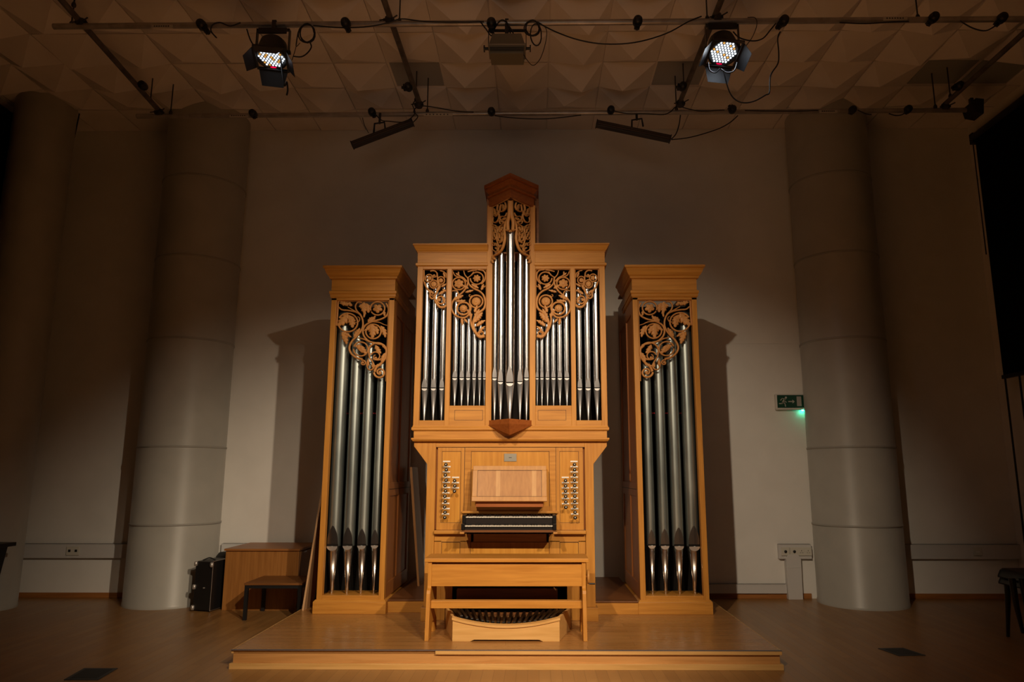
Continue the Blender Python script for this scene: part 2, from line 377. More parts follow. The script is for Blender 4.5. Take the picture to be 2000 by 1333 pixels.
# ================================================================== THE PLATFORM
t = thing('organ_platform', 'low wide wooden platform under the organ and its bench', 'platform', (0, 6.5, 0))
PT = .125; PF = 5.175
MB().box(-1.84, 1.86, PF + .004, 7.9, .1, PT).build('deck', STAGE, t, .0015)
MB().box(-1.838, 1.858, PF + .008, 7.88, .0, .1).build('fascia', oak('platform_fascia', 'x', (0.50, 0.235, 0.07), (0.64, 0.33, 0.11)), t, .001)
MB().box(-1.855, 1.875, PF - .012, PF + .009, .0, .038).box(-1.855, -1.838, PF, 7.88, 0, .038).box(1.858, 1.875, PF, 7.88, 0, .038).build('base_strip', MAPLE, t, .002)
MB().box(-1.85, -.47, PF - .002, PF + .006, .113, PT).box(-1.85, -1.835, PF, 7.88, .1, PT).build('edge_strip', MAPLE, t, .001)
MB().box(-.465, 1.868, PF - .014, PF + .005, .097, PT).box(1.855, 1.868, PF, 7.88, .1, PT).build('step_nosing', MAPLE, t, .003)
MB().box(-1.85, 1.868, PF - .0155, PF + .006, PT - .003, PT + .0003).build('metal_edge', mat('edge_metal', (0.20, 0.19, 0.22), 0.5, 0.6), t)

# raised floor of the organ between its cases
for a, b, yf, side in ((-1.0605, -.7185, 6.50, 'left'), (.7185, 1.0825, 6.43, 'right')):
    t = thing('wooden_plinth', 'dark-topped low wooden plinth in the gap between the %s tower and the main organ case' % side, 'plinth', ((a + b) / 2, 7.1, PT))
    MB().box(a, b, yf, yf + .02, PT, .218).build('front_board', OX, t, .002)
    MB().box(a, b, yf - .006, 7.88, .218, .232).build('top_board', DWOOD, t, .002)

# ================================================================== organ pipes
def organ_pipe(parent, x, y, R, zf, zm, zt, H, body=None, foot=None):
    """upright flue pipe: conical foot, flattened mouth with arched upper lip, cylindrical body"""
    body = body or TIN; foot = foot or TINF
    slot = max(.009, R * .32); N = 40; half = .80
    def hw(z):
        u = min(1, max(0, (z - zm) / H)); return R * half * (1 - u ** 2.2) ** .8
    def yp(z): return y - R * (.90 + .10 * min(1, max(0, (z - zm) / H)))
    rows = [zm - slot] + [zm + H * k / 12 for k in range(13)] + [zt]
    vs = []
    for z in rows:
        for k in range(N):
            th = 2 * PI * k / N; px_, py_ = x + R * math.cos(th), y + R * math.sin(th)
            if zm - slot < z < zm + H and py_ < y and abs(px_ - x) < hw(z) * .96: py_ = max(py_, yp(z) + R * .04)
            vs.append((px_, py_, z))
    n = len(rows)
    q = MB().add(vs, [(i * N + k, i * N + (k + 1) % N, (i + 1) * N + (k + 1) % N, (i + 1) * N + k) for i in range(n - 1) for k in range(N)], True)
    q.lathe([(R, zt), (R * .93, zt), (R * .93, zt - .05)], (x, y, 0), N)
    o = q.build('organ_pipe', body, parent)
    MB().lathe([(R * .20, zf), (R * .24, zf + .012), (R * .97, zm - slot - .001), (0.001, zm - slot - .0005)], (x, y, 0), 28).build('pipe_foot', foot, o)
    # upper lip: flattened leaf-shaped plate
    m = 14; vs = []
    for k in range(m + 1):
        z = zm + H * (k / m); a = hw(z); yy = yp(z)
        vs += [(x - a * .97, yy + R * .22, z), (x - a, yy, z), (x, yy - R * .01, z), (x + a, yy, z), (x + a * .97, yy + R * .22, z)]
    q = MB().add(vs, [(k * 5 + c_, k * 5 + c_ + 1, k * 5 + c_ + 6, k * 5 + c_ + 5) for k in range(m) for c_ in range(4)] + [(0, 1, 2, 3, 4)])
    q.build('upper_lip', LIP, o)
    # dark mouth slot and half-round lower lip
    w_ = R * half
    MB().box(x - w_, x + w_, y - R * .98, y, zm - slot, zm - .0003).build('mouth_slot', SHADOWK, o)
    q = MB(); m = 12; zl = zm - slot; D = R * .66
    arc = [(x - w_ * math.cos(PI * k / m), zl - D * math.sin(PI * k / m)) for k in range(m + 1)]
    vs = [(a, y - R * 1.00 + (zl - b) * .06, b) for a, b in arc] + [(x, y - R * 1.00, zl)]
    bk = [(x + (a - x) * .9, y - R * .3, b) for a, b in arc]
    q.add(vs + bk, [(i + 1, i, m + 1) for i in range(m)] + [(i, i + 1, m + 3 + i, m + 2 + i) for i in range(m)])
    q.build('lower_lip', LIPB, o)


# ================================================================== carving tools
class Carve:
    """relief scrollwork: traced in drawing units, mapped on to a panel by fn(a, b, d) -> world"""
    def __init__(s, fn, sc=1.0): s.m = MB(); s.fn = fn; s.sc = sc
    def stroke(s, pts, w0, w1=None, k=6, h=.016, taper=True):
        P_ = spline([(p[0], p[1], 0) for p in pts], k); n = len(P_); w1 = w0 if w1 is None else w1
        sec = [(-1, 0), (-.9, .55), (-.45, .93), (0, 1), (.45, .93), (.9, .55), (1, 0)]
        vs = []; m = len(sec)
        for i, p in enumerate(P_):
            t = (P_[min(i + 1, n - 1)] - P_[max(i - 1, 0)]);
            t = t.normalized() if t.length > 1e-9 else Vector((1, 0, 0)); nn = Vector((-t.y, t.x, 0))
            u = i / (n - 1); ww = (w0 + (w1 - w0) * u)
            for a, b in sec:
                q = p + nn * ww * a; vs.append(s.fn(q.x, q.y, .002 + h * b))
        fs = [(i * m + j, i * m + j + 1, (i + 1) * m + j + 1, (i + 1) * m + j) for i in range(n - 1) for j in range(m - 1)]
        fs += [(i * m + m - 1, i * m, (i + 1) * m, (i + 1) * m + m - 1) for i in range(n - 1)]
        fs += [tuple(range(m)), tuple((n - 1) * m + j for j in range(m))[::-1]]
        s.m.add(vs, fs, True)
    def ring(s, cx, cy, r, w, a0=0, a1=360, r1=None, w1=None, h=.016):
        r1 = r if r1 is None else r1; n = max(8, int(abs(a1 - a0) / 14)); pts = []
        for i in range(n + 1):
            a = math.radians(a0 + (a1 - a0) * i / n); rr = r + (r1 - r) * i / n
            pts.append((cx + rr * math.cos(a), cy + rr * math.sin(a)))
        s.stroke(pts, w, w1, 2, h)
    def leaf(s, x, y, ang, L, W, lobes=4, bend=0.0, h=.020):
        """acanthus leaf from its root (x, y), ang in degrees (0 = right, 90 = down)"""
        n = lobes * 8; mid = []; a = math.radians(ang); px, py = x, y
        for i in range(n + 1):
            mid.append((px, py, a)); a += math.radians(bend) / n
            px += math.cos(a) * L / n; py += math.sin(a) * L / n
        vs = []; fs = []
        for i, (mx, my, a) in enumerate(mid):
            u = i / n; env = math.sin(PI * min(1, u ** .75 * 1.0)) ** .8 if 0 < u < 1 else 0
            saw = (u * lobes) % 1.0; lob = .55 + .55 * (saw ** .7 if saw < .8 else (1 - saw) / .2 * .86)
            ww = W * env * lob + .02 * W; nx, ny = -math.sin(a), math.cos(a); fx, fy = math.cos(a), math.sin(a)
            push = W * .35 * env * lob
            row = []
            for sd, d in ((-1, .25), (-.55, .8), (0, .55), (.55, .8), (1, .25)):
                row.append(s.fn(mx + nx * ww * sd + fx * push * abs(sd), my + ny * ww * sd + fy * push * abs(sd), .003 + h * d))
            row += [s.fn(mx + nx * ww + fx * push, my + ny * ww + fy * push, 0.0), s.fn(mx - nx * ww + fx * push, my - ny * ww + fy * push, 0.0)]
            vs += row
        for i in range(n):
            for j in range(7): fs.append((i * 7 + j, i * 7 + (j + 1) % 7, (i + 1) * 7 + (j + 1) % 7, (i + 1) * 7 + j))
        s.m.add(vs, fs, True)
    def flower(s, cx, cy, r, petals=6, h=.020, notch=.28, rot=0):
        n = petals * 8; vs = [s.fn(cx, cy, h * .9)]; lv = [(.28, 1.15), (.42, .6), (.8, .95), (1, .35), (1, 0)]
        for q, d in lv:
            for k in range(n):
                th = 2 * PI * k / n; rr = r * q * (1 - (notch * (1 - abs(math.sin(petals * (th + rot) / 2)) ** .6) if q > .5 else 0))
                vs.append(s.fn(cx + rr * math.cos(th), cy + rr * math.sin(th), h * d))
        fs = [(0, 1 + k, 1 + (k + 1) % n) for k in range(n)]
        for l in range(len(lv) - 1):
            b = 1 + l * n; fs += [(b + k, b + n + k, b + n + (k + 1) % n, b + (k + 1) % n) for k in range(n)]
        s.m.add(vs, fs, True)
    def boss(s, cx, cy, r, h=.022): s.flower(cx, cy, r, 1, h, 0)

# ================================================================== the two side towers
def tower(sg, label, x_in, x_out, plinth_out):
    xa, xb = sorted((x_in, x_out)); Yf = 6.45
    t = thing('organ_tower', label, 'organ case', ((xa + xb) / 2, 7.0, PT), 'side towers of the pipe organ')
    S = .047
    pa, pb = xa - .022, xb + .022
    # plinth
    MB().box(pa, pb, Yf - .022, 7.6, PT, .222).prism([(pa, Yf - .022, .222), (pb, Yf - .022, .222), (pb - .014, Yf - .006, .238), (pa + .014, Yf - .006, .238)], (0, .3, 0)).build('plinth', OX, t, .002)
    MB().box(xa, xa + S, Yf, Yf + .06, .236, 2.887).build('stile', OZ, t, .002)
    MB().box(xb - S, xb, Yf, Yf + .06, .236, 2.887).build('stile', OZ, t, .002)
    MB().box(xa + S, xb - S, Yf + .002, Yf + .06, .236, .272).build('bottom_rail', OX, t, .002)
    MB().box(xa + S, xb - S, Yf + .06, Yf + .30, .236, .268).build('pipe_shelf', OX, t, .002)
    MB().box(xa, xb, Yf, Yf + .06, 2.866, 2.889).build('top_rail', OX, t, .002)
    # side walls with sunk panels
    for xs, io in ((xa, 1), (xb, -1)):
        q = MB(); x0_, x1_ = sorted((xs, xs + io * .022)); 
        for (z0, z1) in ((.236, .36), (1.10, 1.22), (2.76, 2.887)): q.box(x0_, x1_, Yf + .06, 7.6, z0, z1)
        for (ya, yb) in ((6.51, 6.60), (6.98, 7.06), (7.50, 7.6)): q.box(x0_, x1_, ya, yb, .36, 1.10).box(x0_, x1_, ya, yb, 1.22, 2.76)
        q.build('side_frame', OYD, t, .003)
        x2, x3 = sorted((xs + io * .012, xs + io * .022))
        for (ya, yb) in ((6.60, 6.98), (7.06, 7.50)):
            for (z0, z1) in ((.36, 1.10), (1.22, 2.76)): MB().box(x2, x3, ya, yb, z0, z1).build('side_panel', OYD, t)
        x4, x5 = sorted((xs - io * .001, xs + io * .002))
        MB().box(x4, x5, 6.51, 7.6, 1.157, 1.163).build('door_gap', GROOVE, t)
    MB().box(xa + .022, xb - .022, 6.80, 6.82, .25, 2.88).box(xa + .023, xa + .03, 6.52, 6.80, .27, 2.88).box(xb - .03, xb - .023, 6.52, 6.80, .27, 2.88).build('inner_shadow_sheet', SHADOWK, t)  # black sheets added to darken the space behind the pipes
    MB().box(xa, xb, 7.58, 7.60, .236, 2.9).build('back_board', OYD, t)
    # frieze and cornice: swept round front and a short return
    ca, cb = xa - .0, xb + .0
    path = [(xa, 7.15), (xa, Yf), (xb, Yf), (xb, 7.15)]
    MB().sweep(path, [(-.03, 2.888), (.004, 2.888), (.012, 2.900), (.012, 2.918), (.020, 2.928), (.020, 2.948), (.006, 2.956), (-.03, 2.956)]).build('architrave', OX, t)
    MB().sweep(path, [(-.03, 2.955), (.004, 2.955), (.004, 3.062), (-.03, 3.062)]).build('frieze', OX, t)
    MB().sweep(path, [(-.03, 3.061), (.008, 3.061), (.022, 3.068), (.024, 3.082), (.036, 3.094), (.050, 3.118), (.062, 3.150), (.074, 3.160), (.074, 3.178), (-.03, 3.178)]).build('cornice', OX, t)
    MB().box(xa, xb, Yf, 7.6, 3.150, 3.165).build('top_cover', OYD, t)
    for xs in (xa, xb): MB().box(min(xs, xs + (.02 if xs == xa else -.02)), max(xs, xs + (.02 if xs == xa else -.02)), 7.15, 7.6, 2.88, 3.05).build('side_top', OYD, t)
    # pipes: largest outermost
    xo = x_out
    for dx, R, zt, H in ((.095, .058, 2.77, .160), (.227, .051, 2.60, .145), (.349, .046, 2.50, .132), (.463, .040, 2.30, .124)):
        organ_pipe(t, xo + (dx if sg < 0 else -dx), 6.575, R, .268, .690, zt, H, ZINC, BRIGHT)
    MB().box(xa + S, xb - S, 6.66, 6.672, 1.838, 1.850).build('felt_strip', RED, t)
    # carved pipe shade
    xi0 = xo + (S if sg < 0 else -S); wd = (xb - xa) - 2 * S
    def fn(a, b, d):
        xl = 150 - (b - 60) * .060; xr = 885 - (b - 70) * .034
        u = (a - xl) / (xr - xl); X = xi0 + (u * wd if sg < 0 else -u * wd)
        return (X, Yf + .028 - d, 2.872 - (b - 62) * .000625)
    c = Carve(fn)
    W = 17
    # border fillets
    c.stroke([(152, 75), (500, 70), (885, 75)], 12, k=3, h=.010)
    c.stroke([(162, 60), (150, 260), (133, 450)], 13, k=3, h=.010)
    c.stroke([(872, 60), (862, 500), (845, 900), (835, 1270)], 12, k=3, h=.010)
    # main stems
    c.stroke([(170, 170), (215, 208), (300, 218), (400, 240), (470, 285), (505, 370), (500, 480), (440, 580), (350, 680), (312, 780), (345, 870), (430, 930), (500, 945)], 12, 17)
    c.stroke([(500, 100), (440, 95), (405, 150), (420, 220), (480, 290)], 10, 14)
    c.stroke([(835, 110), (868, 200), (840, 300), (750, 355), (640, 385), (540, 445), (505, 530), (530, 620), (600, 685), (700, 712), (790, 735), (838, 810), (828, 910), (770, 1000), (700, 1060), (668, 1130)], 12, 19)
    c.stroke([(595, 850), (600, 920), (645, 990), (665, 1050), (630, 1100), (580, 1090), (560, 1020), (580, 950)], 13, 9)
    c.stroke([(640, 390), (740, 400), (800, 430), (850, 445)], 10, 6)
    c.stroke([(440, 630), (520, 650), (600, 690)], 9, 13)
    c.stroke([(300, 170), (350, 200), (420, 245)], 7, 11)
    # rings and spirals
    c.ring(295, 400, 138, 13, -150, 170)
    c.ring(420, 340, 70, 9, 140, -60, 30, 6)
    c.ring(715, 190, 100, 12, -200, 150)
    c.ring(655, 535, 108, 12, -140, 190)
    c.ring(475, 795, 103, 12, -160, 180)
    c.ring(712, 830, 125, 14, 160, 480)
    c.ring(690, 905, 74, 12, 200, 620, 20, 8)
    c.ring(505, 1000, 42, 11, -120, 330, 12, 8)
    c.ring(745, 1140, 84, 17, 180, -330, 18, 10)
    c.boss(748, 1140, 24); c.boss(505, 1000, 14); c.boss(690, 925, 17); c.boss(335, 130, 20)
    c.ring(335, 130, 24, 6, 0, 300, 14)
    # leaves and flowers
    c.leaf(300, 270, 120, 235, 70, 4, 20); c.leaf(310, 290, 60, 200, 60, 4, 30); c.leaf(390, 330, 150, 90, 34, 3, -60)
    c.leaf(200, 100, 35, 150, 36, 3, -70); c.leaf(180, 110, -10, 90, 22, 2)
    c.leaf(530, 95, 100, 170, 55, 4, -20); c.leaf(560, 110, 70, 150, 42, 3, 20); c.leaf(510, 140, 170, 60, 28, 2, -30); c.leaf(540, 220, 100, 110, 22, 2)
    c.flower(715, 190, 70, 5, .022, .45, .3)
    c.leaf(800, 220, 80, 90, 25, 2); 
    c.leaf(640, 420, 85, 220, 62, 4, 10); c.leaf(640, 430, 130, 150, 36, 3, 20); c.leaf(660, 450, 50, 140, 40, 3, 30)
    c.leaf(580, 400, -60, 110, 32, 3, 20); c.leaf(610, 390, -45, 120, 30, 3, -10)
    c.leaf(760, 450, 55, 190, 42, 4, 30)
    c.leaf(210, 540, 60, 200, 48, 4, 20); c.leaf(215, 545, 25, 150, 30, 3, 10); c.leaf(380, 620, -60, 160, 38, 4, 5)
    c.leaf(400, 750, 10, 150, 45, 3, 40); c.leaf(480, 740, 80, 150, 45, 3, -40); c.leaf(430, 740, 60, 120, 30, 3)
    c.leaf(690, 735, 80, 150, 40, 3, -40); c.leaf(770, 730, 20, 90, 26, 2, 60); c.leaf(830, 850, 120, 130, 30, 3, 10); c.leaf(770, 1000, -80, 110, 26, 3)
    c.leaf(640, 1070, -85, 80, 20, 2); c.leaf(580, 1050, -90, 110, 20, 3); c.leaf(780, 1010, 150, 120, 26, 3, 20)
    c.m.build('pipe_shade_carving', OC, t)
    return t
tower(-1, 'tall oak organ tower with four grey pipes, left of the main organ case', -1.083, -1.662, 0)
tower(1, 'tall oak organ tower with four grey pipes, right of the main organ case', 1.105, 1.692, 0)

# ================================================================== the main case with its console
MAIN = thing('pipe_organ', 'central oak pipe organ case with console, carved shades and pointed middle tower', 'pipe organ', (0, 6.6, PT))
M = MAIN; YU = 6.13; YC = 6.16
# --- upper case
for s in (-1, 1):
    def bx(x0, x1, y0, y1, z0, z1, q=None):
        q = q or MB(); a, b = sorted((s * x0, s * x1)); return q.box(a, b, y0, y1, z0, z1)
    bx(.775, .823, YU, YU + .05, 1.695, 3.095).build('stile', OZ, M, .002)
    bx(.520, .560, YU, YU + .05, 1.695, 3.078).build('stile', OZ, M, .002)
    bx(.163, .213, YU - .006, YU + .05, 1.695, 3.655).build('stile', OZ, M, .002)
    bx(.213, .775, YU + .001, YU + .05, 3.070, 3.096).build('top_rail', OX, M, .001)
    bx(.560, .775, YU + .001, YU + .05, 1.695, 1.741).build('bottom_rail', OX, M, .002)
    bx(.213, .520, YU + .001, YU + .05, 1.695, 1.866).build('lower_panel', OX, M, .002)
    q = MB(); a, b, z0, z1, g = .234, .473, 1.744, 1.826, .0025
    bx(a, b, YU - .0008, YU + .002, z0 - g, z0, q); bx(a, b, YU - .0008, YU + .002, z1, z1 + g, q); bx(a, a + g, YU - .0008, YU + .002, z0, z1, q); bx(b - g, b, YU - .0008, YU + .002, z0, z1, q)
    q.build('panel_groove', GROOVE, M)
    # architrave, frieze, cornice returning round the side and dying into the middle tower
    e = [(s * .823, 6.95), (s * .823, YU), (s * .205, YU)]
    path = e if s < 0 else e[::-1]
    MB().sweep(path, [(-.03, 3.094), (.006, 3.094), (.016, 3.102), (.016, 3.118), (.004, 3.126), (-.03, 3.126)]).build('architrave', OX, M)
    MB().sweep(path, [(-.03, 3.125), (.002, 3.125), (.002, 3.222), (-.03, 3.222)]).build('frieze', OX, M)
    MB().sweep(path, [(-.03, 3.221), (.006, 3.221), (.008, 3.230), (.016, 3.238), (.026, 3.256), (.036, 3.276), (.042, 3.280), (.042, 3.292), (-.03, 3.292)]).build('cornice', OX, M)
    # side walls
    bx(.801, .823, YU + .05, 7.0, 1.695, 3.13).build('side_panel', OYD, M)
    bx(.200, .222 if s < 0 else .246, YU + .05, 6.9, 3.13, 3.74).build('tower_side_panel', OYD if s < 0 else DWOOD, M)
    # belt bracket under the overhang
    xs = [.700, .815, .815, .700]
    MB().prism([(s * .699, YC, 1.567), (s * .815, YC, 1.567), (s * .815, YC, 1.525), (s * .699, YC, 1.375)], (0, .05, 0)).build('bracket', OZ, M, .002)
MB().box(-.80, .80, YU + .05, 7.0, 3.225, 3.24).build('top_cover', OYD, M)
MB().box(-.80, .80, 6.42, 6.44, 1.70, 3.22).box(-.198, .198, 6.42, 6.44, 3.22, 3.80).box(-.800, -.79, 6.18, 6.42, 1.74, 3.2).box(.79, .80, 6.18, 6.42, 1.74, 3.2).build('inner_shadow_sheet', SHADOWK, M)  # black sheets stand in for deep shade behind the main pipes
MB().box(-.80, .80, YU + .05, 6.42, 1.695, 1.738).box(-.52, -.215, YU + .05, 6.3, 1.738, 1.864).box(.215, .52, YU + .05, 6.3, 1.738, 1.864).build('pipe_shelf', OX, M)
# belt
MB().sweep([(-.815, 6.9), (-.815, YU), (.815, YU), (.815, 6.9)], [(-.03, 1.654), (.010, 1.654), (.018, 1.662), (.018, 1.680), (.010, 1.686), (.010, 1.696), (-.03, 1.696)]).build('belt_moulding', OX, M)
MB().box(-.815, .815, YU, YU + .06, 1.592, 1.655).build('belt_board', OX, M)
MB().sweep([(-.815, 6.9), (-.815, YU), (.815, YU), (.815, 6.9)], [(-.03, 1.566), (.006, 1.566), (.018, 1.580), (.018, 1.593), (-.03, 1.593)]).build('belt_moulding', OX, M)
MB().box(-.815, .815, YU + .05, 7.0, 1.57, 1.70).build('belt_core', OYD, M)
# V-fronted middle tower
AP = .215
V = [(-.185, YU), (0, YU - AP), (.185, YU)]
MB().prism([(x, y, 1.700) for x, y in V], (0, 0, .040)).add([(-.192, YU - .001, 1.700), (.192, YU - .001, 1.700), (0, YU - AP - .01, 1.700), (0, YU - .16, 1.610), (0, YU, 1.615)],
    [(0, 2, 3), (2, 1, 3), (0, 3, 4), (3, 1, 4), (0, 1, 2)]).build('corbel', OD, M)
crown = [(-.026, 0), (.002, 0), (.002, .070), (-.004, .074), (-.004, .082), (.012, .086), (.014, .098), (.002, .104), (.008, .124), (.028, .152), (.030, .160), (.026, .164), (.044, .170), (.044, .198), (-.026, .198)]
MB().sweep([(-.200, 6.9), (-.200, YU), (0, YU - AP - .01), (.200, YU), (.200, 6.9)], [(a, 3.643 + b) for a, b in crown]).build('crown_cornice', OD, M)
MB().prism([(-.19, 6.9, 3.82), (-.19, YU, 3.82), (0, YU - AP, 3.82), (.19, YU, 3.82), (.19, 6.9, 3.82)], (0, 0, .01)).build('crown_cover', OYD, M)

def vmap(sd):
    def fn(a, b, d):
        u = (525 - a) / 340.0                     # 1 at the stile, 0 on the ridge
        y0_ = 240 - 195 * (1 - u)
        z = 3.650 - (b - y0_) * .000505 - 0.0
        X = sd * u * .168; Y_ = YU - AP * (1 - u) + .004
        nx, ny = (-AP, -.185); L_ = math.hypot(nx, ny); nx, ny = nx / L_, ny / L_
        return (X + (-sd) * 0 + sd * abs(nx) * d * 1.0, Y_ + ny * d, z)
    return fn
for sd in (-1, 1):
    c = Carve(vmap(sd))
    c.stroke([(190, 250), (350, 160), (520, 60)], 14, k=3, h=.010)
    c.stroke([(198, 240), (196, 700), (192, 1100), (188, 1280)], 11, k=3, h=.010)
    c.stroke([(515, 150), (512, 300), (495, 420), (455, 520), (435, 620), (438, 700), (440, 800), (415, 930), (370, 1030), (300, 1100), (230, 1150), (205, 1240)], 16, 15, h=.02)
    c.stroke([(520, 110), (515, 350), (490, 500), (500, 640)], 26, 20, h=.022)
    c.stroke([(470, 640), (525, 650)], 22, 22, h=.02)
    c.stroke([(300, 200), (290, 300), (330, 400), (300, 500), (240, 540), (205, 500), (215, 440)], 15, 9)
    c.stroke([(440, 150), (455, 230), (410, 300), (350, 320), (350, 240), (365, 190)], 13, 10)
    c.stroke([(480, 330), (440, 400), (370, 410), (340, 470), (350, 540), (400, 540), (430, 490)], 11, 9)
    c.stroke([(200, 590), (260, 590), (300, 660), (290, 760), (300, 880), (340, 960), (380, 930)], 14, 10)
    c.stroke([(410, 560), (350, 590), (330, 660), (360, 700), (400, 690)], 12, 9)
    c.stroke([(420, 760), (360, 730), (320, 790), (330, 860), (380, 850)], 12, 9)
    c.ring(235, 820, 40, 11, -90, 260, 14, 8); c.ring(232, 940, 36, 11, -200, 160, 12, 8); c.ring(245, 380, 38, 10, 0, 320, 12)
    c.stroke([(210, 1040), (260, 1060), (330, 1050), (390, 1000)], 12, 9); c.boss(230, 1190, 26); c.boss(205, 1260, 22)
    c.boss(425, 265, 26); c.boss(385, 500, 22); c.boss(245, 380, 14)
    c.leaf(230, 270, 80, 130, 22, 3, -10); c.leaf(400, 180, 80, 130, 28, 3, 10); c.leaf(460, 420, 150, 100, 24, 3, -20)
    c.leaf(330, 300, 110, 150, 24, 3, 20); c.leaf(220, 600, 60, 140, 22, 3, 20); c.leaf(400, 590, 120, 130, 22, 3); c.leaf(310, 700, 60, 120, 22, 3, 20)
    c.leaf(215, 700, 70, 110, 20, 3); c.leaf(300, 1060, -80, 100, 18, 3, 20); c.leaf(420, 700, 110, 150, 20, 4); c.leaf(270, 900, 70, 110, 20, 3, -30)
    c.leaf(250, 640, -30, 100, 22, 3, 20); c.leaf(400, 800, 120, 120, 22, 3); c.leaf(380, 920, 130, 100, 20, 3, 10)
    c.stroke([(440, 620), (395, 690), (385, 780), (400, 860)], 7, 9); c.boss(350, 470, 18); c.boss(280, 1000, 18)
    c.m.build('pipe_shade_carving', OC, M)

# flat shades, inner (over six pipes) and outer (over three)
def shade_inner(sd):
    def fn(a, b, d):
        u = (a - 92) / (622 - 92 - (b - 90) * .0)
        X = -.522 + u * (.522 - .213); Z = 3.073 - (b - 85) * .000565
        return (X if sd < 0 else -X, YU + .024 - d, Z)
    c = Carve(fn)
    c.stroke([(90, 92), (350, 90), (620, 92)], 10, k=3, h=.010); c.stroke([(97, 85), (90, 400), (75, 700)], 11, k=3, h=.010)
    c.stroke([(613, 85), (618, 600), (625, 1210)], 11, k=3, h=.010)
    c.flower(200, 320, 76, 6, .022, .3); c.ring(200, 320, 98, 12)
    c.flower(470, 235, 62, 7, .022, .4); c.ring(470, 235, 98, 12, 210, 540)
    c.flower(465, 605, 74, 18, .018, .25); c.ring(465, 605, 98, 14)
    c.boss(275, 715, 46, .026); c.flower(275, 715, 62, 12, .012, .2); c.ring(275, 715, 98, 16)
    c.stroke([(335, 215), (335, 320), (290, 420), (210, 505), (130, 580), (98, 650), (100, 730), (140, 805), (205, 850), (290, 862), (355, 815), (383, 730), (385, 650)], 15, 15)
    c.stroke([(335, 215), (350, 320), (420, 395), (510, 440), (575, 510), (603, 620), (580, 720), (500, 790), (440, 880), (425, 980), (455, 1080), (520, 1160), (600, 1150)], 13, 24)
    c.stroke([(480, 95), (560, 110), (600, 170), (590, 260), (540, 330)], 14, 12)
    c.stroke([(400, 800), (385, 900), (410, 1010), (450, 1090)], 16, 16)
    c.stroke([(100, 440), (150, 430), (190, 460), (200, 510)], 9, 12)
    c.stroke([(190, 130), (200, 190), (270, 230), (320, 290)], 13, 13); c.stroke([(110, 130), (140, 190), (210, 225)], 9, 12); c.stroke([(330, 130), (400, 110), (470, 100)], 10, 14); c.stroke([(270, 110), (290, 180), (340, 240)], 9, 12)
    c.stroke([(340, 220), (390, 180), (420, 130)], 9, 9)
    c.ring(545, 1115, 46, 13, -180, 300, 20, 9); c.ring(570, 355, 28, 9, 0, 300, 10, 7); c.ring(375, 510, 26, 9, 0, 300, 10, 7)
    c.leaf(430, 940, -55, 210, 52, 5, 10); c.leaf(450, 900, -80, 190, 40, 4, 20); c.leaf(470, 1000, -50, 170, 36, 4, 30); c.leaf(400, 860, -110, 150, 34, 3, -20)
    c.leaf(520, 1080, -60, 120, 26, 3, 30); c.leaf(440, 780, -70, 120, 30, 3); c.leaf(540, 430, -75, 110, 26, 3, 10); c.leaf(350, 400, -150, 110, 28, 3)
    c.leaf(120, 580, -30, 170, 36, 4, 10); c.leaf(160, 600, 0, 150, 26, 3, -10); c.leaf(260, 870, 100, 110, 26, 3, -30); c.leaf(290, 880, 50, 80, 22, 2); c.leaf(300, 460, -20, 130, 24, 3, 10)
    c.leaf(390, 330, 30, 130, 30, 3); c.leaf(150, 150, 40, 90, 18, 2)
    c.m.build('pipe_shade_carving', OC, M)
def shade_outer(sd):
    def fn(a, b, d):
        u = (a - 108) / (765 - 108.0)
        X = -.777 + u * (.777 - .560); Z = 3.073 - (b - 100) * .000350
        return (X if sd < 0 else -X, YU + .024 - d * .8, Z)
    c = Carve(fn); 
    c.stroke([(110, 108), (420, 105), (765, 108)], 16, k=3, h=.010); c.stroke([(125, 100), (135, 250), (130, 430)], 20, k=3, h=.010); c.stroke([(755, 100), (750, 600), (755, 1040)], 16, k=3, h=.010)
    c.flower(285, 335, 70, 5, .022, .4); c.ring(275, 335, 98, 18); c.flower(400, 490, 80, 10, .018, .2); c.ring(400, 490, 104, 18)
    c.boss(590, 395, 62, .022); c.ring(590, 395, 98, 18); c.ring(415, 270, 48, 16, 0, 320, 20, 12); c.boss(415, 270, 22)
    c.stroke([(150, 430), (190, 540), (260, 640), (310, 720), (310, 820), (370, 865), (430, 830)], 24, 22)
    c.stroke([(480, 200), (500, 330), (540, 520), (510, 650), (450, 780), (450, 900), (500, 1000), (580, 1075), (680, 1080), (750, 1030)], 22, 34)
    c.stroke([(300, 150), (400, 140), (480, 200), (490, 300)], 20, 20); c.stroke([(560, 140), (640, 160), (720, 220), (740, 330)], 16, 16)
    c.ring(600, 900, 96, 22, -200, 200); c.boss(560, 900, 40); c.ring(380, 770, 40, 14, 0, 300, 18)
    c.leaf(480, 680, -60, 200, 46, 4, 10); c.leaf(540, 760, -40, 220, 46, 4, 20); c.leaf(260, 640, 30, 190, 40, 4); c.leaf(600, 560, -30, 160, 36, 3); c.leaf(640, 800, 60, 200, 46, 4, 20); c.leaf(470, 960, -40, 160, 36, 3)
    c.leaf(640, 620, 30, 120, 34, 3); c.leaf(650, 180, 70, 160, 36, 3)
    c.m.build('pipe_shade_carving', OC, M)
for sd in (-1, 1): shade_inner(sd); shade_outer(sd)

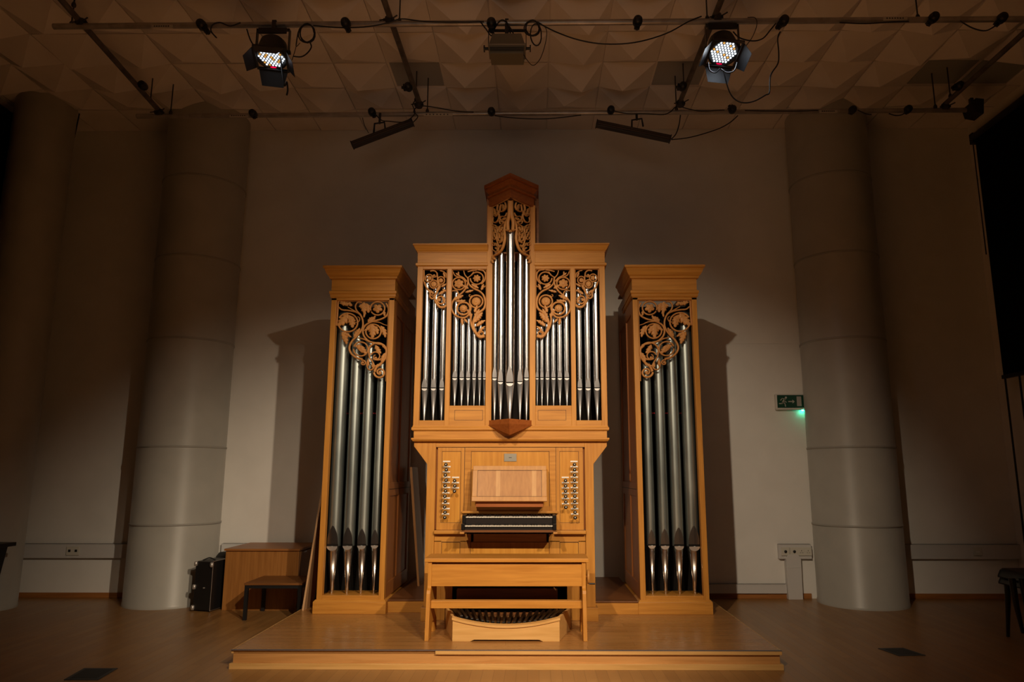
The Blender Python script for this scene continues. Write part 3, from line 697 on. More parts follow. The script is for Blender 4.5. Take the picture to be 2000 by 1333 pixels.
# pipes of the main case
for sd in (-1, 1):
    for x, R, zt in ((.744, .029, 3.02), (.667, .0265, 2.97), (.596, .024, 2.92)):
        organ_pipe(M, sd * x, 6.215, R, 1.738, 2.028, zt, .085)
    for x, R, zt in ((.484, .0245, 2.92), (.424, .0225, 2.80), (.369, .0205, 2.72), (.317, .0185, 2.66), (.269, .0165, 2.60), (.2275, .015, 2.55)):
        organ_pipe(M, sd * x, 6.205, R, 1.862, 2.116, zt, .062)
    organ_pipe(M, sd * .136, 6.150, .0235, 1.738, 2.106, 3.18, .095)
    organ_pipe(M, sd * .082, 6.080, .0255, 1.738, 2.066, 3.19, .11)
organ_pipe(M, 0, 5.985, .036, 1.738, 2.046, 3.36, .135)

# --- console
for s in (-1, 1):
    a, b = sorted((s * .628, s * .700)); MB().box(a, b, YC, YC + .08, .23, 1.567).build('post', OZ, M, .002)
    a, b = sorted((s * .605, s * .718)); MB().box(a, b, YC - .03, YC + .1, PT, .229).build('post_plinth', OX, M, .002)
    a, b = sorted((s * .680, s * .700)); MB().box(a, b, YC + .08, 7.0, PT, 1.567).build('side_panel', OYD, M)
    a, b = sorted((s * .385, s * .612)); q = MB()
    # stop jamb frame
    q.box(a, b, YC + .005, YC + .03, 1.483, 1.518).box(a, b, YC + .005, YC + .03, .838, .895)
    q.box(*sorted((s * .385, s * .415)), YC + .005, YC + .03, .895, 1.483).box(*sorted((s * .576, s * .612)), YC + .005, YC + .03, .895, 1.483)
    q.build('stop_jamb_frame', OZ, M, .0015)
    a, b = sorted((s * .415, s * .576)); MB().box(a, b, YC + .007, YC + .02, .895, 1.483).build('stop_jamb_panel', OP, M)
    q = MB(); g = .0022; y0_ = YC + .0042
    q.box(a, b, y0_, YC + .01, 1.483 - g, 1.483).box(a, b, y0_, YC + .01, .895, .895 + g).box(a, a + g, y0_, YC + .01, .895, 1.483).box(b - g, b, y0_, YC + .01, .895, 1.483)
    q.build('panel_groove', GROOVE, M)
    a, b = sorted((s * .378, s * .628)); MB().box(a, b, YC - .03, YC + .03, .806, .836).build('ledge', OX, M, .006)
    a, b = sorted((s * .30, s * .628)); MB().box(a, b, YC + .02, YC + .05, .740, .806).build('lower_rail', OX, M, .002)
    # lower framed panel
    q = MB().box(*sorted((s * .414, s * .566)), YC + .024, YC + .034, .40, .737); q.build('lower_side_panel', OP, M)
    q = MB(); q.box(*sorted((s * .566, s * .628)), YC + .02, YC + .05, PT, .75).box(*sorted((s * .325, s * .414)), YC + .02, YC + .05, .40, .75).box(*sorted((s * .47, s * .566)), YC + .02, YC + .05, PT, .40)
    q.build('lower_stile', OZ, M, .002)
    q = MB(); q.box(*sorted((s * .412, s * .568)), YC + .0185, YC + .03, .737, .740).box(*sorted((s * .412, s * .4145)), YC + .0185, YC + .03, .40, .737).box(*sorted((s * .5655, s * .568)), YC + .0185, YC + .03, .40, .737); q.build('panel_groove', GROOVE, M)
MB().box(-.628, .628, YC + .001, YC + .04, 1.518, 1.567).build('console_top_rail', OX, M, .002)
MB().box(-.628, .628, YC - .0, YC + .01, 1.5155, 1.5185).box(-.386, -.383, YC + .003, YC + .01, .838, 1.516).box(.383, .386, YC + .003, YC + .01, .838, 1.516).build('panel_groove', GROOVE, M)
q = MB().box(-.383, .383, YC + .005, YC + .03, 1.483, 1.516).box(-.383, -.330, YC + .005, YC + .03, .98, 1.483).box(.330, .383, YC + .005, YC + .03, .98, 1.483).box(-.330, .330, YC + .005, YC + .03, .98, 1.03)
q.build('center_frame', OX, M, .0015)
MB().box(-.330, .330, YC + .008, YC + .025, 1.02, 1.483).build('center_panel', OP, M)
MB().box(-.330, .330, YC + .0042, YC + .01, 1.4805, 1.483).box(-.330, -.3275, YC + .0042, YC + .01, 1.03, 1.483).box(.3275, .330, YC + .0042, YC + .01, 1.03, 1.483).build('panel_groove', GROOVE, M)
MB().box(-.40, .40, YC - .02, YC + .03, .972, .992).build('ledge', OX, M, .004)
MB().box(-.325, .325, YC + .024, YC + .034, .45, .737).build('knee_panel', OP, M)
MB().box(-.325, .325, YC + .02, YC + .05, .39, .45).build('lower_rail', OX, M, .002)
MB().box(-.328, .328, YC + .0185, YC + .03, .737, .740).box(-.328, -.3255, YC + .0185, YC + .03, .45, .737).box(.3255, .328, YC + .0185, YC + .03, .45, .737).build('panel_groove', GROOVE, M)
MB().box(-.325, .325, YC + .02, YC + .05, .740, .806).build('lower_rail', OX, M, .002)
MB().box(-.62, .62, YC + .3, YC + .32, PT, .8).box(-.62, .62, YC + .05, YC + .3, PT, PT + .01).box(-.62, .62, YC + .05, YC + .3, .62, .64).build('pedal_recess', SHADOWK, M)
MB().box(-.66, .66, YC + .035, 6.9, .84, 1.567).build('console_core', OYD, M)
# brass/steel name plate
MB().box(-.052, .053, YC + .002, YC + .009, 1.398, 1.463).build('name_plate', mat('plate_metal', (0.27, 0.25, 0.21), 0.45, 0.7), M, .001)
MB().box(-.012, .012, YC + .0012, YC + .003, 1.428, 1.433).build('plate_engraving', INK, M)
# dark toe board in the recess
MB().box(-.43, .39, YC - .03, YC + .02, .285, .375).box(-.46, .43, YC - .05, YC + .02, .262, .283).build('toe_board', DWOOD, M, .006)
MB().tube([(.36, YC - .03, .385), (.375, YC - .05, .372)], .005, 8).build('toe_stud', LIPB, M)

# music desk
q = MB()
def desk(x0, x1, u0, u1, d0, d1, nm, m, bev=.0):
    """u runs up the slanted board"""
    A = Vector((0, 6.005, 1.072)); B = Vector((0, 6.075, 1.356)); U = (B - A); n = Vector((0, -U.z, U.y)).normalized()
    pts = []
    for (u, d) in ((u0, d0), (u0, d1), (u1, d1), (u1, d0)): p = A + U * u - n * (-d); pts.append((x0, p.y, p.z))
    MB().prism(pts, (x1 - x0, 0, 0)).build(nm, m, md, bev)
md = MB().prism([(-.30, 6.035, 1.072), (-.30, 6.10, 1.356), (-.30, 6.12, 1.356), (-.30, 6.12, 1.072)], (.60, 0, 0)).build('music_desk', OL, M)
desk(-.306, .306, 0, .13, 0, .022, 'desk_rail', OL, .002); desk(-.302, .302, .87, 1, 0, .022, 'desk_rail', OL, .002)
desk(-.304, -.262, .13, .87, 0, .022, 'desk_stile', OL, .002); desk(.262, .304, .13, .87, 0, .022, 'desk_stile', OL, .002)
desk(-.262, .262, .13, .87, 0, .018, 'desk_panel', oak('desk_veneer', 'z', (0.38, 0.165, 0.04), (0.48, 0.225, 0.06)))
for x in (-.112, .183): desk(x, x + .036, .13, .87, .012, .0187, 'pale_stripe', oak('pale_veneer', 'z', (0.52, 0.27, 0.09), (0.60, 0.33, 0.12)))
for (x0_, x1_, u0, u1) in ((-.264, .264, .128, .136), (-.264, .264, .864, .872), (-.264, -.2615, .13, .87), (.2615, .264, .13, .87)): desk(x0_, x1_, u0, u1, .012, .0226, 'desk_groove', GROOVE)
MB().box(-.275, .275, 6.03, YC + .005, 1.030, 1.078).build('desk_bearer', OD, md)

# manuals
mn = MB().box(-.372, .372, 5.905, YC + .01, .838, .856).build('manual_frame', DWOOD, M)
for s in (-1, 1):
    a, b = sorted((s * .350, s * .378))
    MB().box(a, b, 5.895, YC, .856, .905).build('key_cheek', BLACKG, mn, .003)
    MB().box(a, b, 5.975, YC, .905, .968).build('key_cheek', BLACKG, mn, .003)
    a, b = sorted((s * .352, s * .386)); MB().box(a, b, 5.880, 6.02, .828, .842).build('key_cheek_foot', OL, mn, .002)
MB().box(-.352, .352, 5.915, 5.93, .856, .876).box(-.352, .352, 5.99, 6.00, .895, .938).build('key_slip', mat('key_slip_dark', (0.010, 0.005, 0.004), 0.55, spec=0.25), mn)
for (y0_, zt, nm) in ((5.912, .889, 'lower_manual'), (5.990, .953, 'upper_manual')):
    kb = MB().box(-.350, .350, y0_ + .012, YC, zt - .016, zt - .011).build('manual_keyboard', BLACKG, mn)
    n = 33; pw = .700 / n
    q = MB(); q2 = MB()
    for k in range(n):
        xk = -.350 + pw * k
        q.box(xk + .0007, xk + pw - .0007, y0_, y0_ + .13, zt - .006, zt)
        q2.box(xk + .0012, xk + pw - .0012, y0_ + .002, y0_ + .13, zt - .02, zt - .006)
        if k < n - 1 and k % 7 not in (2, 6):
            MB().box(xk + pw - .0052, xk + pw + .0052, y0_ + .05, y0_ + .13, zt, zt + .011).build('sharp_key', BLACKG, kb, .0015)
    q.build('natural_keys', IVORY, kb); q2.build('key_fronts', BLACKG, kb)

# stop knobs with their labels
WL = mat('stop_label', (0.84, 0.81, 0.74), 0.5)
def stop(x, z):
    yb = YC + .007; d = random.choice((.088, .062)) if False else (.085 if random.random() < .55 else .060)
    k = MB(); k.X = Matrix.Translation((x, yb, z)) @ Matrix.Rotation(PI / 2, 4, 'X')
    k.lathe([(.006, 0), (.006, d - .022), (.011, d - .018), (.0145, d - .008), (.0135, d - .002), (.010, d), (.0, d + .001)], (0, 0, 0), 20)
    o = k.build('stop_knob', BLACKG, M)
    k = MB(); k.X = Matrix.Translation((x, yb - d - .0008, z)) @ Matrix.Rotation(PI / 2, 4, 'X')
    k.lathe([(.0048, 0), (.004, .002), (.0, .0026)], (0, 0, 0), 12).build('knob_inlay', IVORY, o)
    MB().box(x - .030, x + .030, yb - .004, yb, z + .0205, z + .0315).build('stop_label', WL, M)
for k in range(11):
    z = 1.372 - k * .0431; stop(-.536 + (.004 if k % 2 else 0), z); stop(.537, z)
for k in range(3): stop(-.458, 1.240 - k * .0431)
for k in range(6): stop(.462, 1.240 - k * .0431)

# ================================================================== bench
B = thing('organ_bench', 'long oak organ bench with footrail and a crank on its right side', 'bench', (0, 5.6, PT))
BY = 5.50
MB().box(-.604, .603, BY, BY + .33, .657, .684).build('seat', OX, B, .004)
for s in (-1, 1):
    pr = [(.657, 5.515), (.49, 5.515), (.475, 5.505), (.462, 5.480), (.440, 5.470), (PT, 5.425)]
    x0_, x1_ = sorted((s * .551, s * .580))
    poly = [(x0_, y, z) for z, y in pr] + [(x0_, 5.56, PT), (x0_, 5.60, .22), (x0_, 5.70, .22), (x0_, 5.74, PT), (x0_, 5.86, PT), (x0_, 5.82, .44), (x0_, 5.80, .657)]
    MB().prism(poly, (x1_ - x0_, 0, 0)).build('side_board', OZ, B, .003)
MB().box(-.551, .551, 5.517, 5.54, .486, .640).build('apron', OX, B, .002)
MB().box(-.551, .551, 5.78, 5.80, .486, .657).build('apron', OX, B, .002)
MB().box(-.551, .551, 5.500, 5.56, .334, .388).build('foot_rail', OX, B, .003)
ck = MB(); ck.X = Matrix.Translation((.581, 5.56, .548)) @ Matrix.Rotation(PI / 2, 4, 'Y')
ck.lathe([(.012, 0), (.012, .012), (.050, .012), (.052, .018), (.050, .026), (.0, .028)], (0, 0, 0), 24)
cko = ck.build('crank_wheel', OL, B)
MB().tube([(.605, 5.535, .502), (.648, 5.535, .502)], .006, 10).build('crank_grip', BLACK, cko)

# ================================================================== pedalboard
PB = thing('pedalboard', 'fan-shaped wooden pedalboard on the platform under the organ bench', 'pedalboard', (0, 5.8, PT))
def ztop(x): return .228 + .052 * (x / .38) ** 2
pts = [(-.380, 5.42, PT), (-.255, 5.42, PT), (-.225, 5.42, .137), (.235, 5.42, .137), (.265, 5.42, PT), (.382, 5.42, PT)]
pts += [(x, 5.42, ztop(x)) for x in [.382 - .762 * k / 24 for k in range(25)]]
MB().prism(pts, (0, .022, 0)).build('front_board', MAPLE, PB, .001)
q = MB(); prev = None
for k in range(24):
    xa, xb = -.384 + .770 * k / 24, -.384 + .770 * (k + 1) / 24
    za, zb = ztop(xa), ztop(xb)
    q.add([(xa, 5.410, za - .010), (xb, 5.410, zb - .010), (xb, 5.410, zb + .006), (xa, 5.410, za + .006), (xa, 5.460, za - .010), (xb, 5.460, zb - .010), (xb, 5.460, zb + .010), (xa, 5.460, za + .010)],
          [(0, 1, 2, 3), (3, 2, 6, 7), (0, 4, 5, 1), (4, 7, 6, 5)])
q.build('top_moulding', MAPLE, PB)
for s in (-1, 1):
    xf = .381 * s; xbk = .49 * s; th = -.02 * s
    vs = [(xf, 5.43, PT), (xbk, 5.90, PT), (xbk, 5.90, .275), (xf, 5.43, .285)]
    MB().prism(vs, (th, 0, 0)).build('side_board', MAPLE, PB, .001)
MB().box(-.49, .49, 5.89, 5.91, PT, .235).build('back_board', DWOOD, PB)
MB().prism([(-.37, 5.44, .14), (.37, 5.44, .14), (.48, 5.9, .14), (-.48, 5.9, .14)], (0, 0, .01)).build('frame_bottom', SHADOWK, PB)
PKEY = oak('pedal_wood', 'y', (0.34, 0.16, 0.05), (0.44, 0.22, 0.07))  # wood darkened to carry the shadow under the bench
for k in range(19):
    u = (k - 9) / 9; xf = u * .335; xb = u * .452
    a = Vector((xf, 5.455, 0)); b = Vector((xb, 5.885, 0)); d = (b - a).normalized(); n = Vector((d.y, -d.x, 0))
    z1 = .213 + .045 * u * u; hw = .0085
    p = [a - n * hw, a + n * hw, b + n * hw, b - n * hw]
    MB().prism([(v.x, v.y, z1 - .03) for v in p], (0, 0, .03)).build('pedal_key', PKEY, PB, .001)
    if k < 18:
        u = (k - 8.5) / 9; a = Vector((u * .335, 5.455, 0)); b = Vector((u * .452, 5.885, 0)); hw = .0098
        a2 = a + (b - a) * .05; p = [a2 - n * hw, a2 + n * hw, b + n * hw, b - n * hw]
        MB().prism([(v.x, v.y, z1 - .02) for v in p], (0, 0, .052)).build('sharp_and_gap_bar', BLACKG, PB, .002)  # black bars stand for the sharps and the shaded deep gaps between keys

# ================================================================== things on the left
# oak cabinet, open side to the right
cb = thing('wooden_cabinet', 'oak veneered cabinet standing by the wall behind the low dark table', 'cabinet', (-2.47, 7.6, 0))
CV = oak('cabinet_veneer', 'z', (0.30, 0.12, 0.028), (0.42, 0.18, 0.045))
MB().box(-2.815, -2.115, 7.29, 7.90, 0, .555).build('carcass', CV, cb, .002)
MB().box(-2.825, -2.085, 7.27, 7.925, .555, .575).build('cabinet_top', oak('cabinet_top_v', 'x', (0.30, 0.11, 0.03), (0.40, 0.16, 0.04)), cb, .002)
MB().box(-2.115, -2.098, 7.36, 7.88, .06, .54).build('door', CV, cb, .002)
MB().box(-2.114, -2.095, 7.285, 7.345, 0, .555).build('side_stile', CV, cb, .002)
MB().box(-2.10, -2.085, 7.42, 7.50, .525, .540).build('hinge', mat('hinge_grey', (0.55, 0.55, 0.52), 0.3, 0.8), cb)
# low table
tb = thing('low_table', 'low dark wood table with black square legs in front of the oak cabinet', 'table', (-2.15, 7.05, 0))
MB().box(-2.425, -1.90, 6.80, 7.28, .303, .322).build('tabletop', oak('table_veneer', 'x', (0.16, 0.06, 0.016), (0.24, 0.095, 0.026)), tb, .002)
MB().box(-2.42, -1.905, 6.805, 6.835, .275, .303).box(-2.42, -1.905, 7.25, 7.275, .275, .303).box(-2.42, -2.39, 6.835, 7.25, .275, .303).box(-1.935, -1.905, 6.835, 7.25, .275, .303).build('apron_frame', BMETAL, tb)
for x in (-2.42, -1.935):
    for y in (6.805, 7.245): MB().box(x, x + .030, y, y + .03, 0, .276).build('leg', BMETAL, tb)
# flight case
fc = thing('flight_case', 'tall black flight case with metal corners, between left column and oak cabinet', 'case', (-2.98, 7.4, 0))
MB().prism([(-3.075, 7.235, .012), (-2.885, 7.185, .012), (-2.845, 7.50, .012), (-3.03, 7.55, .012)], (0, 0, .45)).build('case_body', mat('case_black', (0.010, 0.009, 0.009), 0.5), fc, .008)
al = mat('case_aluminium', (0.45, 0.40, 0.37), 0.35, 0.9)
MB().tube([(-2.884, 7.182, .012), (-2.884, 7.182, .462)], .004, 6).build('edge_trim', al, fc)
MB().tube([(-2.884, 7.182, .464), (-2.843, 7.50, .464)], .004, 6).build('edge_trim', al, fc)
MB().tube([(-2.884, 7.182, .012), (-2.843, 7.50, .012)], .004, 6).build('edge_trim', al, fc)
CN = mat('corner_nickel', (0.62, 0.58, 0.55), 0.4, 0.7)
for (x, y, z) in ((-3.070, 7.228, .44), (-2.895, 7.180, .435), (-3.070, 7.228, .225), (-3.070, 7.228, .035)):
    MB().lathe([(.0, -.024), (.015, -.020), (.018, 0), (.015, .02), (0, .024)], (x, y, z), 10).build('ball_corner', CN, fc)
MB().box(-2.97, -2.955, 7.195, 7.206, .215, .225).build('latch', CN, fc)
MB().tube(spline([(-3.04, 7.30, .463), (-2.98, 7.32, .485), (-2.92, 7.31, .463)], 5), .006, 8).build('carry_handle', BMETAL, fc)
tag(MB().lathe([(.0, 0), (.10, .0), (.125, .02), (.12, .46), (.09, .50), (0, .51)], (-2.955, 7.70, 0), 24).build('black_drum_case', mat('drum_case_fibre', (0.012, 0.011, 0.011), 0.6)), 'round black case half hidden behind the flight case', 'case')
# leaning boards
tag(MB().prism([(-1.822, 6.585, PT), (-1.806, 6.585, PT), (-1.690, 6.62, 1.25), (-1.706, 6.62, 1.25)], (0, .28, 0)).build('leaning_board', oak('board_beech', 'z', (0.50, 0.28, 0.13), (0.62, 0.38, 0.2))), 'thin pale board leaning against the left side of the left organ tower', 'board')
tag(MB().prism([(-.925, 7.25, .232), (-.905, 7.25, .232), (-1.010, 7.25, 1.360), (-1.035, 7.25, 1.360)], (0, .35, 0)).build('leaning_board', oak('board_oak', 'z', (0.36, 0.16, 0.05), (0.46, 0.22, 0.07))), 'brown board leaning in the dark gap between left tower and main organ case', 'board')
# black unit at far left
bk = thing('black_cabinet', 'black cabinet with overhanging lid at the left edge of the photo', 'cabinet', (-5.0, 6.7, 0))
MB().prism([(-5.35, 6.50, .10), (-4.80, 6.50, .10), (-4.72, 6.50, .63), (-5.35, 6.50, .63)], (0, .45, 0)).build('cabinet_body', mat('satin_black', (0.006, 0.006, 0.007), 0.5), bk, .004)
MB().box(-5.38, -4.665, 6.47, 6.98, .63, .665).build('cabinet_lid', mat('lid_dark', (0.018, 0.014, 0.012), 0.4), bk, .004)
MB().box(-5.35, -4.83, 6.53, 6.92, 0, .10).build('cabinet_base', mat('pale_base', (0.10, 0.095, 0.09), 0.6), bk)

# chair stack at far right
ch = thing('stacking_chair', 'black stacking chair cut off by the right edge of the photo', 'chair', (4.15, 5.95, 0))
CHB = mat('chair_black', (0.006, 0.006, 0.007), 0.4)
def sheet(fn, nu, nv, th, nm, m, par):
    q = MB(); top = [fn(i / nu, j / nv) for i in range(nu + 1) for j in range(nv + 1)]
    n = len(top); bot = [(p[0], p[1], p[2] - th) for p in top]; fs = []
    for i in range(nu):
        for j in range(nv):
            a = i * (nv + 1) + j; b = a + nv + 1; fs += [(a, b, b + 1, a + 1), (n + a, n + a + 1, n + b + 1, n + b)]
    for i in range(nu):
        a = i * (nv + 1); b = a + nv + 1; fs += [(a, n + a, n + b, b), (a + nv, b + nv, n + b + nv, n + a + nv)]
    for j in range(nv): fs += [(j, j + 1, n + j + 1, n + j), (nu * (nv + 1) + j, n + nu * (nv + 1) + j, n + nu * (nv + 1) + j + 1, nu * (nv + 1) + j + 1)]
    q.add(top + bot, fs, True); return q.build(nm, m, par)
def seat_z(u, v): return .535 - .018 * math.sin(PI * u) * math.sin(PI * v) - .06 * max(0, (.10 - u) / .10) ** 2 - .04 * max(0, (.12 - v) / .12) ** 2
sheet(lambda u, v: (4.00 + .46 * u, 5.76 + .44 * v, seat_z(u, v)), 20, 16, .012, 'seat_shell', CHB, ch)
sheet(lambda u, v: (4.00 + .46 * u, 5.76 + .44 * v, seat_z(u, v) - .05), 20, 16, .012, 'seat_shell', CHB, ch)
sheet(lambda u, v: (4.46 + .03 * v - .03 * (1 - (2 * u - 1) ** 2), 5.78 + .40 * u, .56 + .38 * v), 10, 8, .012, 'backrest', CHB, ch)
for (x0_, y0_, x1_, y1_, zb) in ((4.03, 5.80, 4.02, 5.78, 0), (4.42, 5.80, 4.48, 5.72, 0), (4.04, 6.14, 4.03, 6.20, 0), (4.42, 6.14, 4.48, 6.22, 0), (3.90, 5.86, 3.925, 5.84, .10), (3.965, 5.84, 3.985, 5.80, .03)):
    MB().tube([(x0_, y0_, .50), (x0_ + (x1_ - x0_) * .3, y0_ + (y1_ - y0_) * .3, .30), (x1_, y1_, zb)], [.026, .021, .013], 10).build('leg', CHB, ch)

# ================================================================== LIGHTING RIG
RZ = 4.93; R0 = .0242
TUBED = noisy(mat('tube_dull', (0.12, 0.10, 0.09), 0.5, 0.3), (0.09, 0.075, 0.065), (0.16, 0.135, 0.12), 9)
def bar(a, b, label, m=STEEL):
    o = MB().tube([a, b], R0, 20).build('scaffold_tube', m); tag(o, label, 'lighting bar', 'overhead lighting grid tubes'); return o
bar((-3.76, 5.362, RZ), (4.6, 5.322, RZ), 'front horizontal grid tube carrying both bright LED lamps')
bar((-3.90, 6.885, RZ), (4.62, 6.822, RZ), 'rear horizontal grid tube carrying the two dark batten lamps')
PZ = RZ + .056
for x0_, x1_, yb, lab in ((-3.42, -3.67, 6.87, 'leftmost grid tube running towards the wall'), (-1.005, -.955, 6.80, 'grid tube running towards the wall, left of the middle floodlight'),
                     (1.70, 1.675, 6.80, 'grid tube running towards the wall above the right LED lamp'), (4.37, 4.372, 6.80, 'rightmost grid tube running towards the wall')):
    bar((x0_, 3.6, PZ), (x1_, yb, PZ), lab, TUBED)
def clamp(x, y, z, label):
    t = thing('tube_clamp', label, 'clamp', (x, y, z), 'clamps joining the grid tubes')
    MB().lathe([(.034, -.03), (.036, -.026), (.036, .026), (.034, .03)], (x, y, z - .0), 14).box(x - .045, x + .045, y - .02, y + .02, z - .012, z + .012).build('clamp_body', CLAMP, t)
    MB().tube([(x + .03, y - .03, z), (x + .075, y - .045, z + .02)], .006, 8).build('wing_bolt', CLAMP, t)
    MB().tube([(x - .03, y - .02, z), (x - .07, y - .04, z - .02)], .006, 8).build('wing_bolt', CLAMP, t)
for x, y, l in ((-3.53, 5.36, 'clamp at the left end of the front tube'), (-.985, 5.35, 'clamp on the front tube left of the middle floodlight'), (1.70, 5.33, 'clamp on the front tube above the right LED lamp'),
                (-3.66, 6.86, 'clamp at the left end of the rear tube'), (-.958, 6.72, 'clamp on the rear tube above the left batten'), (1.675, 6.72, 'clamp on the rear tube above the right batten'), (4.372, 6.80, 'clamp near the right end of the rear tube')):
    clamp(x, y, RZ + .028, l)
def rod(x, y, z0, label):
    t = thing('hanger_rod', label, 'rod', (x, y, z0), 'threaded rods hanging the grid')
    MB().tube([(x, y, z0), (x, y, CH)], .006, 8).build('rod_shaft', CLAMP, t)
    MB().lathe([(.0, 0), (.016, 0), (.018, .02), (.010, .04), (.0, .042)], (x, y, z0 - .01), 10).build('nut', CLAMP, t)
for x, y, z0, l in ((-3.54, 6.86, RZ + .02, 'hanger rod at the left end of the rear tube'), (-3.675, 6.71, PZ + .02, 'hanger rod on the leftmost cross tube'), (-.892, 6.85, RZ + .02, 'hanger rod on the rear tube above the left batten'),
               (-.99, 6.72, PZ + .02, 'hanger rod on the cross tube above the left batten'), (1.655, 6.83, RZ + .02, 'hanger rod on the rear tube above the right batten'), (1.69, 6.60, PZ + .02, 'hanger rod on the cross tube above the right batten'),
               (4.27, 6.80, RZ + .02, 'hanger rod on the rear tube near its right end'), (4.365, 6.69, PZ + .02, 'hanger rod on the rightmost cross tube'),
               (-3.62, 5.37, RZ + .02, 'hanger rod at the left end of the front tube'), (-3.50, 5.2, PZ + .02, 'hanger rod at the top left of the photo'), (-.90, 5.35, RZ + .02, 'hanger rod on the front tube left of the floodlight'),
               (1.62, 5.335, RZ + .02, 'hanger rod on the front tube beside the right LED lamp'), (3.33, 5.33, RZ + .02, 'hanger rod on the front tube at the right')):
    rod(x, y, z0, l)
# black outlet plugs fixed to the tubes
def outlet(px, py, y, label, ang=0, s=1.0):
    x, _, z = at(px, py, y)
    t = thing('hanging_outlet', label, 'electrical outlet', (x, y, z), 'black outlets on the lighting grid')
    k = MB(); k.X = Matrix.Translation((x, y, z)) @ Matrix.Rotation(math.radians(ang), 4, 'Y') @ Matrix.Rotation(PI / 2, 4, 'X')
    k.lathe([(.0, -.035), (.030, -.034), (.038, -.015), (.040, .015), (.034, .045), (.026, .055), (0, .056)], (0, 0, 0), 18)
    k.X = Matrix.Translation((x, y, z)) @ Matrix.Rotation(math.radians(ang), 4, 'Y')
    k.box(-.022, .022, -.03, .03, -.062 * s, .0)
    k.build('outlet_body', BLACK, t)
    k = MB(); k.X = Matrix.Translation((x, y, z)) @ Matrix.Rotation(math.radians(ang), 4, 'Y')
    k.tube([(0, 0, -.055 * s), (0, 0, -.085 * s)], .014, 10).build('cable_gland', BLACK, t)
fy, ry = 5.31, 6.81
for px, py, y, l, a, s in ((395, 50, fy, 'black outlet on the front tube, leftmost', -40, 1.1), (676, 47, fy, 'black outlet on the front tube right of the left LED lamp', -20, .9), (960, 47, fy, 'black outlet on the front tube above the floodlight', 0, .9),
                        (1245, 43, fy, 'black outlet on the front tube left of the right LED lamp', 5, .8), (1530, 42, fy, 'black outlet on the front tube right of the right LED lamp', 45, 1.0), (1822, 36, fy, 'black outlet on the front tube near the right rod', 40, .9), (1955, 37, fy, 'black outlet on the front tube at the right edge', 40, .9),
                        (495, 223, ry, 'black outlet on the rear tube, leftmost', -20, .6), (727, 220, ry, 'black outlet on the rear tube above the left batten', -30, .7), (960, 219, ry, 'black outlet at the middle of the rear tube', 0, .5), (1193, 216, ry, 'black outlet on the rear tube above the right batten', 0, .5),
                        (1430, 215, ry, 'black outlet on the rear tube right of the right batten', 150, .7), (1664, 216, ry, 'black outlet on the rear tube above the right column', 20, .5), (1772, 215, ry, 'black outlet on the rear tube right of the column', 30, .5),
                        (280, 168, 6.40, 'black outlet on the leftmost cross tube', 90, .8), (798, 171, 6.4, 'black outlet on the cross tube above the left batten', 90, .8), (1333, 170, 6.4, 'black outlet on the cross tube above the right batten', 90, .8), (1872, 169, 6.50, 'black outlet on the rightmost cross tube', 80, .8)):
    outlet(px, py, y, l, a, s)
# paper labels on the tubes
for a, b, py, y, l in ((296, 337, 51.5, 5.333, 'paper sticker on the front tube at the left'), (448, 485, 226, 6.858, 'paper sticker on the rear tube at the left'), (828, 884, 224, 6.835, 'metal sleeve label in the middle of the rear tube'),
                       (1726, 1772, 36, 5.295, 'paper sticker on the front tube at the right'), (1601, 1635, 217.5, 6.80, 'paper sticker on the rear tube at the right')):
    x0_, _, z = at(a, py, y); x1_, _, z1 = at(b, py, y)
    t = thing('tube_sticker', l, 'sticker', ((x0_ + x1_) / 2, y, z), 'stickers on the grid tubes')
    MB().box(x0_, x1_, y - .003, y + .012, z - .014, z + .014).build('sticker_paper', LABEL, t)
    for k in range(7):
        xx = x0_ + .02 + (x1_ - x0_ - .04) * k / 7; MB().box(xx, xx + .012, y - .0036, y - .0028, z - .006, z + .006).build('sticker_mark', INK, t)

